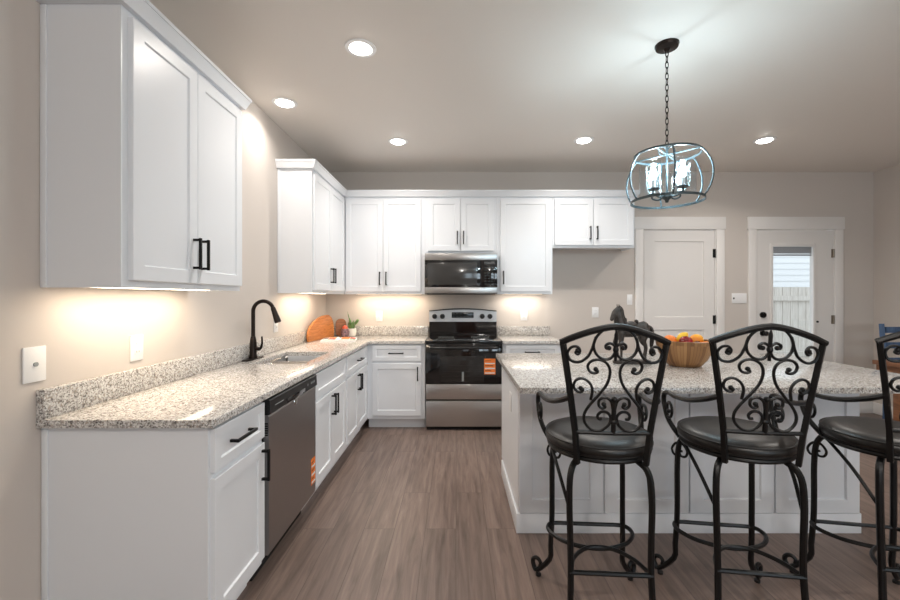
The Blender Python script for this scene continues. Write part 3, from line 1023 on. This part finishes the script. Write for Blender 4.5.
# ------------------------------------------------------------------ wall plates
def plate(label, loc, rz, w=.078, h=.122, kind='outlet'):
    nm, ct = ('wall_outlet', 'outlet') if kind == 'outlet' else ('light_switch', 'switch')
    t = thing(nm, label, ct, loc, rz, 'white wall plates')
    MB().box(-w/2, w/2, -.006, -.0003, -h/2, h/2, .002).build('cover_plate', M['plastic'], t)
    mb = MB()
    if kind == 'outlet':
        MB().box(-.017, .017, -.0085, -.0062, -.034, .034, .001).build('receptacle', M['plastic'], t)
        for z in (-.019, .019):
            mb.box(-.008, -.006, -.0090, -.0086, z-.004, z+.005).box(.006, .008, -.0090, -.0086, z-.004, z+.005)
        mb.build('slots', M['darkgap'], t, smooth=False)
    elif kind == 'jack':
        mb.cyl((0, -.008, 0), .008, .006, 'Y', 16)
        mb.build('socket', M['marks'], t)
    elif kind == 'rocker':
        mb.box(-.017, .017, -.009, -.0062, -.034, .034, .001)
        mb.build('rocker', M['plastic'], t)
    else:
        mb.box(-w/2+.012, -w/2+.03, -.009, -.0062, -.01, .01, .001)
        mb.build('button', M['blackplastic'], t)
    return t
plate('white wall plate at far left, just past the near end of the counter', (XL, 1.503, 1.118), L, .082, .128, 'jack')
plate('white outlet on the left wall below the near wall cabinet', (XL, 1.985, 1.12), L)
plate('white outlet on the left wall just beyond the faucet', (XL, 3.52, 1.127), L)
plate('white outlet on the back wall left of the range above the backsplash', (-.905, YB, 1.14), 0)
plate('white outlet on the back wall right of the range', (.80, YB, 1.15), 0)
plate('white outlet low in the empty refrigerator bay', (1.64, YB, 1.185), 0)
plate('white switch plate beside the left casing of the paneled door', (2.045, YB, 1.335), 0, .062, .122, 'rocker')
plate('wide white wall plate with a small black button between the two doors', (3.335, YB, 1.35), 0, .175, .118, 'button')

# ------------------------------------------------------------------ island
IX0, IX1, IY0, IY1 = .36, 2.325, 2.385, 3.27
t = thing('kitchen_island', 'white paneled kitchen island under a granite top', 'island', (IX0, IY0, 0))
w, dd = IX1-IX0, IY1-IY0
mb = MB().box(.0, w, .02, dd, .105, .883).box(.0, w, .02, dd-.075, 0, .105)
mb.build('cabinet_body', M['white'], t, smooth=False)
n = 4
pw = w/n
for k in range(n):
    MB().panel_door(k*pw+.004, (k+1)*pw-.004, .12, .872, .0195, .02, .075, .012).build('back_panel', M['white'], t, smooth=False)
MB().box(-.012, w+.012, .006, .0195, 0, .115, .003).box(-.012, -.0005, .0195, dd-.08, 0, .115, .003).box(w+.0005, w+.012, .0195, dd-.08, 0, .115, .003).build('base_trim', M['white'], t)
MB().box(-.006, -.0006, .30, .37, .62, .74, .002).build('side_outlet', M['plastic'], t)
tag(MB().slab([.318, 2.60], [2.055, 3.32], lambda x, y: True, .884, .914).build('granite_countertop', M['granite']), 'large speckled granite countertop on the kitchen island', 'countertop')

# ------------------------------------------------------------------ pendant lamp
PX, PY = 1.235, 2.43
t = thing('pendant_lamp', 'round metal cage pendant lamp hanging on a chain over the island', 'lamp', (PX, PY, CEIL))
MB().lathe([(0, -.001), (.066, -.001), (.066, -.006), (.060, -.020), (.02, -.026), (.012, -.04), (0, -.042)], 32).build('canopy', M['bronze'], t)
mb = MB()
z = -.035
k = 0
while z > -.590:
    pts = []
    for a in range(12):
        an = 2*PI*a/12
        u, v = .0085*math.cos(an), .021*math.sin(an)
        pts.append((u, 0, z-.018+v) if k % 2 == 0 else (0, u, z-.018+v))
    mb.tube(pts, .0026, 6, closed=True)
    z -= .033
    k += 1
mb.build('chain', M['bronze'], t)
TZ, BZ = -.645, -.915                 # cage top and bottom
mb = MB()
for s in (-1, 1):
    pts = [(s*.026+.022*math.cos(2*PI*a/16), 0, TZ+.022+.026*math.sin(2*PI*a/16)) for a in range(16)]
    mb.tube(pts, .0035, 6, closed=True)
mb.tube([(0, 0, TZ+.06), (0, 0, TZ-.01)], .006, 10)
for k in range(4):
    an = PI/4+k*PI/2
    mb.tube([(0, 0, TZ), (.185*math.cos(an), .185*math.sin(an), TZ)], .0045, 8)
mb.build('top_loop', M['pendant'], t)
def band(r, z, h=.018, th=.004):
    return MB().lathe([(r-th, z-h/2), (r, z-h/2), (r, z+h/2), (r-th, z+h/2), (r-th, z-h/2)], 56)
band(.180, TZ, .012).build('top_ring', M['pendant'], t)
band(.198, BZ, .014).build('bottom_ring', M['pendant'], t)
for k in range(6):
    an = R(12)+k*PI/3
    pts = []
    for j in range(15):
        s = j/14
        zz = TZ+(BZ-TZ)*s
        r = .178+(.196-.178)*s+.055*math.sin(PI*min(1, s*1.0))**.8
        pts.append((r*math.cos(an), r*math.sin(an), zz))
    MB().tube(pts, .0048, 8).build('rib', M['pendant'], t)
mb = MB().tube([(0, 0, TZ), (0, 0, BZ+.03)], .0055, 10).lathe([(0, .045), (.016, .045), (.030, .03), (.030, .015), (.012, .0), (.008, -.014), (0, -.016)], 24, (0, 0, BZ+.005))
mb.build('stem', M['pendant'], t)
for k in range(4):
    an = R(22)+k*PI/2
    c, s = math.cos(an), math.sin(an)
    r = .105
    arm = MB().tube(catmull([(.02*c, .02*s, BZ+.03), (.06*c, .06*s, BZ+.018), (r*c, r*s, BZ+.035), (r*c, r*s, BZ+.06)], 5), .005, 8)
    arm.lathe([(0, 0), (.03, 0), (.032, .006), (.014, .010), (.012, .012), (0, .012)], 20, (r*c, r*s, BZ+.055))
    arm = arm.build('lamp_arm', M['pendant'], t)
    MB().lathe([(0, .0125), (.012, .0125), (.012, .057), (0, .057)], 16, (r*c, r*s, BZ+.055)).build('candle_sleeve', M['plastic'], arm)
    MB().lathe([(.037, .008), (.037, .165), (.0355, .165), (.0355, .008), (.037, .008)], 28, (r*c, r*s, BZ+.055)).build('glass_shade', M['shade_glass'], arm)
    MB().lathe([(0, 0), (.011, .004), (.018, .022), (.017, .042), (.009, .070), (0, .092)], 18, (r*c, r*s, BZ+.112)).build('bulb', M['bulb'], arm)
    ld = bpy.data.lights.new('candle_glow', 'POINT')
    ld.energy = 4.5
    ld.color = (.70, .90, 1)
    ld.shadow_soft_size = .018
    lo = bpy.data.objects.new('candle_glow', ld)
    C.objects.link(lo)
    lo.location = (PX+r*c, PY+r*s, CEIL+BZ+.215)
MB().lathe([(.150, BZ+.045), (.150, TZ-.06), (.1488, TZ-.06), (.1488, BZ+.045), (.150, BZ+.045)], 48).build('glass_drum', M['shade_glass'], t)

# ------------------------------------------------------------------ bar stools
def make_stool():
    t = thing('bar_stool', 'x', 'bar stool', (0, 0, 0), 0, 'wrought iron bar stools at the island')
    iron = M['iron']
    # seat (cushion with piping) and swivel ring
    prof = [(0, .812), (.10, .811), (.165, .806), (.198, .797), (.214, .783), (.218, .771), (.215, .758), (.20, .748), (0, .748)]
    seat = MB().lathe(prof, 56).build('seat', M['leather'], t, angle=60)
    for z, r in ((.787, .2115), (.753, .2105)):
        MB().tube([(r*math.cos(2*PI*k/56), r*math.sin(2*PI*k/56), z) for k in range(56)], .0045, 6, closed=True).build('piping', M['piping'], seat)
    mb = MB().tube([(.200*math.cos(2*PI*k/48), .200*math.sin(2*PI*k/48), .736) for k in range(48)], .0105, 8, closed=True)
    mb.box(-.195, .195, -.018, .018, .731, .741).box(-.018, .018, -.195, .195, .731, .741).cyl((0, 0, .715), .07, .03)
    mb.build('seat_frame', iron, t)
    # back: local plane (u across, z up), reclined
    def bp(u, z, fwd=0):
        s = (z-.72)/.5
        return (u, -.205-.05*s+.55*u*u+fwd, z)
    zx = lambda px, py, fwd=0, s=1: bp(s*(px-392)*.00094, .85+(478-py)*.000976, fwd)
    CZ, PZ = 1.196, 1.254
    for s in (-1, 1):
        MB().tube([bp(s*.128, .725), bp(s*.138, .85), bp(s*.163, 1.03), bp(s*.189, CZ)], .0125, 4).build('back_post', iron, t)
    top = [bp(-.197, CZ-.005)]+[bp(.189*k/8, CZ+(PZ-CZ)*(1-abs(k/8)**1.5)) for k in range(-7, 8)]+[bp(.197, CZ-.005)]
    MB().tube(top, .0125, 8).build('top_rail', iron, t)
    MB().tube([bp(-.14, .85), bp(0, .85), bp(.14, .85)], .0085, 8).build('lower_rail', iron, t)
    curves = [
        [(252, 168), (243, 172), (232, 160), (240, 143), (256, 150), (262, 170), (250, 196), (226, 196), (208, 176), (210, 152), (228, 142)][::1],
        [(247, 158), (240, 166), (250, 172), (257, 158), (246, 143), (224, 146), (210, 168), (222, 196), (254, 202), (285, 182), (302, 150), (318, 104), (350, 74), (392, 62)],
        [(366, 146), (356, 148), (354, 136), (370, 128), (388, 140), (388, 166), (368, 188), (338, 186), (315, 164), (308, 134), (316, 104)],
        [(318, 228), (326, 238), (312, 244), (294, 236), (288, 214), (304, 196), (334, 192), (362, 208), (373, 240), (362, 285), (330, 330), (296, 372), (278, 408), (282, 440), (308, 466), (342, 468), (372, 446), (380, 416), (366, 396), (344, 394), (330, 408), (334, 422), (346, 422)],
        [(262, 304), (272, 310), (262, 320), (246, 314), (236, 296), (244, 274), (268, 266), (294, 280), (307, 308), (302, 348)],
        [(352, 364), (358, 374), (346, 380), (333, 368), (336, 346), (358, 338), (380, 352), (388, 384)],
    ][1:]
    for s in (-1, 1):
        mb = MB()
        for c in curves:
            P = catmull([zx(px, py, 0, -s if s > 0 else 1) for px, py in c], 5)
            mb.tube(P, .0055, 7)
            mb.ell(P[0], .009, .009, .009, 10, 8)
        mb.build('back_scroll', iron, t)
    mb = MB().tube([zx(392, 74), zx(392, 90), zx(392, 96), zx(392, 150), zx(392, 195)], [.001, .006, .0075, .006, .006], 8)
    mb.ell(zx(392, 152), .011, .011, .014, 12, 8)
    mb.build('back_finial', iron, t)
    mb = MB().tube([zx(392, 340), zx(392, 352), zx(392, 478)], [.007, .009, .009], 8)
    mb.ell(zx(392, 345), .011, .011, .012, 12, 8).ell(zx(392, 432), .016, .011, .012, 12, 8)
    mb.build('back_spindle', iron, t)
    # legs with outward scrolled feet
    def leg(sx, top, sh, mid, low, foot):
        d = Vector((foot[0]-low[0], foot[1]-low[1], 0)).normalized()
        f = Vector((foot[0]*sx, foot[1], foot[2]))
        d.x *= sx
        c = f+Vector((0, 0, .036))
        P = [(top[0]*sx, *top[1:]), (sh[0]*sx, *sh[1:]), (mid[0]*sx, *mid[1:]), (low[0]*sx, *low[1:])]
        main = catmull(P, 6)
        sp = []
        for k in range(0, 15):
            an = R(-110+k*24)
            rr = .036-.0017*k
            sp.append(c+d*(rr*math.cos(an))+Vector((0, 0, rr*math.sin(an))))
        pts = main+sp
        pts = catmull(pts[::2]+[pts[-1]], 3)
        n_ = len(pts)
        rad = [.0125]*n_
        for k in range(n_-24, n_):
            rad[k] = .0125-.0055*(k-(n_-24))/24
        mb = MB().tube(pts, rad, 8)
        o = mb.build('leg', iron, t)
        MB().cyl((f.x-d.x*.004, f.y-d.y*.004, -f.z*0+.006-.0055+.0), .013, .011, seg=14).build('foot_pad', M['piping'], o).location.z = .0055
        return o
    for s in (-1, 1):
        leg(s, (.115, .125, .730), (.158, .176, .655), (.163, .182, .33), (.170, .200, .11), (.222, .245, .024))
        leg(s, (.105, -.125, .730), (.152, -.180, .655), (.150, -.187, .33), (.156, -.205, .11), (.200, -.255, .024))
    # foot rests: a straight bar closed by a curve, front and back
    fr = [(-.15, .186), (-.07, .187), (.07, .187), (.15, .186), (.182, .165), (.184, .11), (.14, .045), (.07, .006), (0, -.006), (-.07, .006), (-.14, .045), (-.184, .11), (-.182, .165)]
    MB().tube(catmull([(x, y, .29) for x, y in fr], 5, True), .0092, 8, closed=True).build('foot_ring', iron, t)
    br = [(-.152, -.192), (-.12, -.10), (-.06, -.035), (0, -.02), (.06, -.035), (.12, -.10), (.152, -.192)]
    MB().tube(catmull([(x, y, .305) for x, y in br], 5), .0085, 8).tube([(-.155, -.192, .305), (.155, -.192, .305)], .0092, 8).build('back_stretcher', iron, t)
    # braces and little scrolls below the seat
    for s in (-1, 1):
        MB().tube(catmull([(s*.19, .06, .730), (s*.19, .02, .715), (s*.178, -.08, .65), (s*.154, -.178, .545)], 6), .007, 7).build('brace', iron, t)
        sp = [(0, .0, .0), (.02, 0, -.012), (.034, 0, -.038), (.026, 0, -.062), (.006, 0, -.064), (.0, 0, -.046), (.012, 0, -.040)]
        mb = MB()
        for ang, q in ((R(40), 1), (R(40), -1)):
            P = [Vector((s*.156, .172, .675))+Vector((s*math.cos(ang)*-p[0]*q*1.0, math.sin(ang)*-p[0]*q*1.0, p[2])) for p in sp]
            mb.tube(catmull(P, 5), .0055, 7)
        mb.build('seat_scroll', iron, t)
    # arms
    for s in (-1, 1):
        P = [bp(s*.157, .985), (s*.185, -.16, .958), (s*.205, -.06, .930), (s*.218, .04, .918), (s*.226, .110, .922), (s*.230, .150, .908), (s*.231, .160, .880), (s*.230, .150, .850), (s*.226, .125, .805), (s*.215, .09, .770), (s*.196, .06, .736)]
        mb = MB().tube(catmull(P, 6), .0108, 8)
        c0 = Vector((s*.228, .100, .852))
        sp = [c0+Vector((0, (.044-.0024*k)*math.cos(R(-70-30*k)), (.044-.0024*k)*math.sin(R(-70-30*k)))) for k in range(13)]
        mb.tube(catmull(sp, 3), .0062, 7)
        mb.ell(sp[-1], .010, .010, .010, 10, 8)
        mb.build('arm', iron, t)
    return t
STOOLS = [((.605, 1.775), -4, 'black scrolled iron bar stool in front of the horse figurine, nearest the range'),
          ((1.19, 1.775), -8, 'black scrolled iron bar stool right of the fruit bowl, second from the range'),
          ((1.838, 1.775), -10, 'black scrolled iron bar stool cut off by the right edge of the view')]
proto = None
for (x, y), rz, lab in STOOLS:
    s = proto = make_stool() if proto is None else proto
    if s.get('placed'):
        s = copy_tree(proto)
    s['placed'] = 1
    s.location = (x, y, 0)
    s.rotation_euler = (0, 0, R(rz))
    s['label'] = lab
for o in scene.objects:
    if 'placed' in o:
        del o['placed']

# ------------------------------------------------------------------ fruit bowl on the island
BX, BY, CZT = 1.496, 2.72, .9145
t = thing('fruit_bowl', 'round bamboo bowl full of fruit on the granite island top', 'bowl', (BX, BY, CZT))
prof = [(0, .0005), (.088, .0005), (.098, .004), (.131, .042), (.155, .088), (.168, .135), (.171, .166), (.165, .169), (.159, .165), (.156, .135), (.143, .090), (.118, .046), (.083, .014), (0, .012)]
MB().lathe(prof, 64).build('bowl_wall', M['bamboo'], t, angle=50)
def fruit(name, label, cat, x, y, z, m, rx, ry, rz, rot=(0, 0, 0), stem=True, dimple=.10):
    t = thing(name, label, cat, (BX+x*.9, BY+y*.9, CZT+z-.034), 0, 'fruit in the bamboo bowl')
    t.rotation_euler = rot
    mb = MB()
    prof = []
    for k in range(19):
        a = -PI/2+PI*k/18
        r = math.cos(a)
        zz = math.sin(a)
        zz -= dimple*math.exp(-(r/.32)**2)*(1 if zz > 0 else -1)
        prof.append((max(r, 0) if 0 < k < 18 else 0, zz))
    mb.lathe(prof, 28)
    bmesh.ops.transform(mb.bm, matrix=Matrix.Diagonal((rx, ry, rz, 1)), verts=mb.bm.verts[:])
    mb.build('flesh', m, t, angle=80)
    if stem:
        MB().tube([(0, 0, rz*.80), (.001, 0, rz*1.0), (.004, 0, rz*1.15)], [.0025, .002, .0028], 7).build('stem', M['stem'], t)
    return t
fruit('orange', 'orange at the left end of the bamboo bowl, next to the red apple', 'orange', -.100, .01, .193, M['orange'], .042, .042, .040, (.2, .1, 0), False, .03)
fruit('apple', 'dark red apple at the front of the bowl between orange and lemon', 'apple', -.030, -.075, .195, M['redapple'], .041, .041, .037, (.3, -.2, 0))
fruit('plum', 'dark plum beside the red apple at the front of the bowl', 'plum', .037, -.100, .180, M['darkplum'], .024, .024, .023, (.2, .3, 0))
fruit('lemon', 'yellow lemon lying on top of the fruit pile in the middle of the bowl', 'lemon', .002, .03, .212, M['lemon'], .031, .031, .042, (.25, .7, .3), False, -.16)
fruit('mango', 'yellow orange mango on the right side of the fruit in the bowl', 'mango', .072, -.022, .200, M['mango'], .040, .036, .048, (.2, 1.25, .3), False, 0)
fruit('orange', 'orange low at the front right inside the bamboo bowl', 'orange', .108, -.085, .173, M['orange'], .029, .029, .028, (.1, .1, 0), False, .03)
fruit('pear', 'olive brown pear at the right end of the bowl behind the rim', 'pear', .138, .045, .188, M['pear'], .025, .025, .030, (.1, .5, 0))

# ------------------------------------------------------------------ horse figurine
t = thing('horse_figurine', 'dark bronze saddled horse figurine standing on the island beside the fruit bowl', 'figurine', (1.186, 2.815, CZT), R(3))
S = 1.0
mb = MB()
def limb(pts, rad, seg=12):
    mb.tube(catmull(pts, 5), catmull_r(rad, 5), seg)
def catmull_r(rad, n):
    return [v.x for v in catmull([(r, 0, 0) for r in rad], n)]
G = .018
def chain(pts, rad):
    P = catmull(pts, 5)
    Rr = catmull_r(rad, 5)
    for p, r in zip(P, Rr):
        bmesh.ops.create_icosphere(mb.bm, subdivisions=2, radius=max(r, .005), matrix=Matrix.Translation(p))
# trunk: chest (-x) to rump (+x)
chain([(-.082, 0, .235), (-.05, 0, .232), (0, 0, .228), (.05, 0, .232), (.092, 0, .238)], [.045, .053, .050, .050, .052])
chain([(.10, 0, .25), (.118, 0, .232)], [.042, .034])
# neck and head
chain([(-.075, 0, .25), (-.092, -.001, .295), (-.100, -.002, .335), (-.100, -.004, .365)], [.048, .042, .035, .028])
chain([(-.100, -.004, .366), (-.126, -.008, .350), (-.150, -.014, .322), (-.160, -.018, .306)], [.028, .026, .018, .015])
for s in (-1, 1):
    chain([(-.104, -.006+s*.013, .385), (-.105, -.006+s*.016, .405)], [.007, .004])
# legs
chain([(-.085, -.024, .205), (-.090, -.026, .150), (-.088, -.026, .095), (-.088, -.026, .045), (-.094, -.026, G+.012)], [.027, .018, .0115, .0095, .013])
chain([(-.085, .024, .205), (-.108, .026, .160), (-.120, .027, .125), (-.100, .027, .085), (-.094, .027, .062)], [.027, .018, .013, .010, .012])
for s in (-1, 1):
    dx = .012*s
    chain([(.100, s*.026, .215), (.092+dx, s*.029, .160), (.118+dx, s*.03, .112), (.112+dx, s*.03, .060), (.106+dx, s*.03, G+.012)], [.038, .026, .0125, .0105, .014])
body = mb.build('horse_body', M['horse'], t)
t.scale = (.87, .9, .98)
md_ = body.modifiers.new('remesh', 'REMESH')
md_.mode = 'VOXEL'
md_.voxel_size = .004
md_.use_smooth_shade = True
sm = body.modifiers.new('smooth', 'SMOOTH')
sm.iterations = 4
sm.factor = .5
# mane, tail, saddle, base
mb = MB()
mb.tube(catmull([(-.094, -.003, .396), (-.072, -.002, .372), (-.064, -.001, .33), (-.040, 0, .29)], 5), catmull_r([.006, .011, .013, .006], 5), 8)
mb.build('mane', M['horse'], t)
MB().tube(catmull([(.138, 0, .258), (.165, 0, .235), (.170, 0, .18), (.164, .0, .12), (.168, 0, .09)], 6), catmull_r([.009, .014, .017, .013, .004], 6), 10).build('tail', M['horse'], t)
mb = MB()
mb.tube([(-.045, -.056, .222), (-.045, -.046, .262), (-.045, 0, .286), (-.045, .046, .262), (-.045, .056, .222)], .006, 8)
bmesh.ops.create_uvsphere(mb.bm, u_segments=24, v_segments=12, radius=1, matrix=Matrix.Translation((.0, 0, .262)) @ Matrix.Diagonal((.050, .049, .030, 1)))
mb.ell((-.040, 0, .298), .008, .011, .016).ell((.044, 0, .288), .010, .030, .014)
for s in (-1, 1):
    mb.box(-.022, .020, s*.050-.003, s*.050+.004, .185, .26, .002)
mb.build('saddle', M['horse'], t)
ov = [(.155*math.cos(2*PI*k/32)*(1 if abs(math.cos(2*PI*k/32)) < .8 else .97), .062*math.sin(2*PI*k/32)) for k in range(32)]
MB().prism([(.008+a, b) for a, b in ov], .0005, G+.002, bevel=.004).build('base', M['horse'], t)

# ------------------------------------------------------------------ things in the far left corner of the counter
def leaning(name, label, m, p0, p1, lx, lz, th, lean, cat='cutting board', sq=2.0, outline=None):
    """an oval board standing on its edge along p0-p1, leaning back to the left"""
    a, b = Vector((*p0, 0)), Vector((*p1, 0))
    mid = (a+b)/2
    ang = math.atan2(b.y-a.y, b.x-a.x)
    t = thing(name, label, cat, (mid.x, mid.y, .915+th*math.sin(R(lean))), ang)
    poly = []
    for k in range(48):
        s = 2*PI*k/48
        c_, s_ = math.cos(s), math.sin(s)
        poly.append((lx/2*math.copysign(abs(c_)**(2/sq), c_), lz/2+lz/2*math.copysign(abs(s_)**(2/sq), s_)))
    if outline:
        poly = [(p.x, p.y) for p in catmull([(a_, b_, 0) for a_, b_ in outline], 4)]
    mtx = Matrix.Rotation(R(-lean), 4, 'X') @ Matrix(((1, 0, 0, 0), (0, 0, 1, 0), (0, 1, 0, 0), (0, 0, 0, 1)))
    return t, MB().prism(poly, 0, th, mtx, bevel=.006)
t, mb = leaning('cutting_board', 'large rounded warm wood board leaning in the far left counter corner', M['board'], (-1.460, 4.13), (-1.375, 4.70), 0, 0, .024, 5,
                outline=[(-.288, 0), (-.292, .045), (-.28, .095), (-.23, .145), (-.16, .185), (-.06, .222), (.05, .245), (.16, .252), (.235, .232), (.28, .17), (.288, .08), (.27, 0)])
mb.build('board_face', M['board'], t)
t, mb = leaning('cutting_board', 'dark wooden board standing just behind the large warm wood board', M['darkboard'], (-1.355, 4.735), (-1.275, 4.765), .12, .20, .02, 5, sq=3)
mb.build('board_face', M['darkboard'], t)

t = thing('potted_plant', 'small green succulent in a white pot by the back wall', 'plant', (-1.205, 4.79, .9145))
MB().lathe([(0, 0), (.040, 0), (.050, .012), (.055, .05), (.052, .090), (.046, .090), (.046, .075), (0, .075)], 32).build('pot', M['pot'], t)
MB().lathe([(0, .080), (.046, .078), (.046, .074), (0, .074)], 24).build('soil', M['soil'], t)
random.seed(3)
for k, (x, y, h, lx, ly) in enumerate(((-.012, 0, .13, -.01, 0), (.008, .01, .10, .012, 0), (.0, -.012, .09, .0, -.01), (-.02, .012, .08, -.02, .01), (.024, 0, .115, .055, 0), (-.014, .004, .205, -.035, .0))):
    P = catmull([(x, y, .078), (x+lx*.3, y+ly*.3, .078+h*.5), (x+lx, y+ly, .078+h)], 6)
    fat = .0055 if h > .15 else .016
    rad = [fat*(.55+.45*math.sin(PI*min(1, .15+i/len(P)*.85)))*(1 if i < len(P)-2 else .45) for i in range(len(P))]
    if k == 4:
        rad = [.006+(.011 if i > 6 else 0) for i in range(len(P))]
        rad[-1] = .008
    MB().tube(P, rad, 9).build('leaf', M['leaf'], t)

t = thing('jar', 'small dark mottled jar with a red lid between board and potted plant', 'jar', (-1.245, 4.655, .9145))
MB().lathe([(0, 0), (.036, 0), (.046, .02), (.050, .06), (.038, .095), (0, .095)], 28).build('jar_body', M['jar'], t)
MB().lathe([(0, .0955), (.030, .0955), (.030, .105), (.024, .122), (.010, .132), (0, .133)], 28).build('lid', M['redtop'], t)

t = thing('open_magazine', 'open magazine with orange food pictures lying on the far left counter', 'magazine', (-1.215, 4.315, .9145), R(10))
mb = MB()
for s in (-1, 1):
    prof = [(0, 0), (s*.172, 0), (s*.172, .012), (s*.14, .017), (s*.08, .022), (s*.02, .021), (0, .014)]
    mb.prism(prof, -.135, .135, Matrix(((1, 0, 0, 0), (0, 0, 1, 0), (0, 1, 0, 0), (0, 0, 0, 1))))
mb.build('pages', M['paper'], t, angle=20)
def page_patch(x0, x1, y0, y1, m):
    def hz(x):
        x = abs(x)
        tab = [(0, .014), (.02, .021), (.08, .022), (.14, .017), (.172, .012)]
        for (a, za), (b, zb) in zip(tab, tab[1:]):
            if x <= b:
                return za+(zb-za)*(x-a)/(b-a)
        return .006
    mb = MB()
    n_ = 6
    lo, hi = [], []
    for k in range(n_+1):
        x = x0+(x1-x0)*k/n_
        lo.append([mb.bm.verts.new((x, yy, hz(x)+.0006)) for yy in (y0, y1)])
        hi.append([mb.bm.verts.new((x, yy, hz(x)+.0016)) for yy in (y0, y1)])
    for k in range(n_):
        mb.bm.faces.new((hi[k][0], hi[k+1][0], hi[k+1][1], hi[k][1]))
        mb.bm.faces.new((lo[k][0], lo[k][1], lo[k+1][1], lo[k+1][0]))
        for j in (0, 1):
            mb.bm.faces.new((lo[k][j], lo[k+1][j], hi[k+1][j], hi[k][j]))
    for k in (0, n_):
        mb.bm.faces.new((lo[k][0], lo[k][1], hi[k][1], hi[k][0]))
    mb.build('printed_picture', m, t)
page_patch(.024, .105, -.10, .115, M['p_orange'])
page_patch(.11, .165, -.02, .10, M['p_red'])
page_patch(.115, .165, -.12, -.04, M['p_green'])
page_patch(-.165, -.11, -.02, .09, M['p_dark'])
page_patch(-.10, -.03, .0, .11, M['p_orange'])
page_patch(-.10, -.03, -.11, -.03, M['p_red'])

# ------------------------------------------------------------------ dining table and chair at the right
t = thing('dining_table', 'brown wooden dining table at the right end of the room', 'table', (4.0, 2.55, 0))
MB().box(0, .84, 0, 1.44, .722, .762, .004).build('tabletop', M['table'], t)
MB().box(.02, .82, .02, 1.42, .665, .7215).build('apron', M['table'], t)
for x in (.02, .75):
    for y in (.02, 1.20):
        MB().box(x, x+.07, y, y+.07, 0, .6645, .004).build('leg', M['table'], t)
t = thing('dining_chair', 'blue painted wooden chair at the head of the brown dining table', 'chair', (4.66, 4.12, 0))
for s in (-1, 1):
    MB().tube([(s*.185, .21, .0), (s*.185, .20, .45), (s*.19, .24, 1.085)], [.028, .030, .030], 4).build('back_post', M['blue'], t, smooth=False)
    MB().box(s*.17-.02, s*.17+.02, -.19, -.15, 0, .428, .003).build('leg', M['blue'], t)
for z, y in ((1.02, .232), (.86, .222), (.70, .213)):
    MB().box(-.165, .165, y-.012, y+.012, z-.032, z+.032, .004).build('back_rail', M['blue'], t)
MB().box(-.205, .205, -.205, .18, .43, .462, .008).build('seat', M['blue'], t)
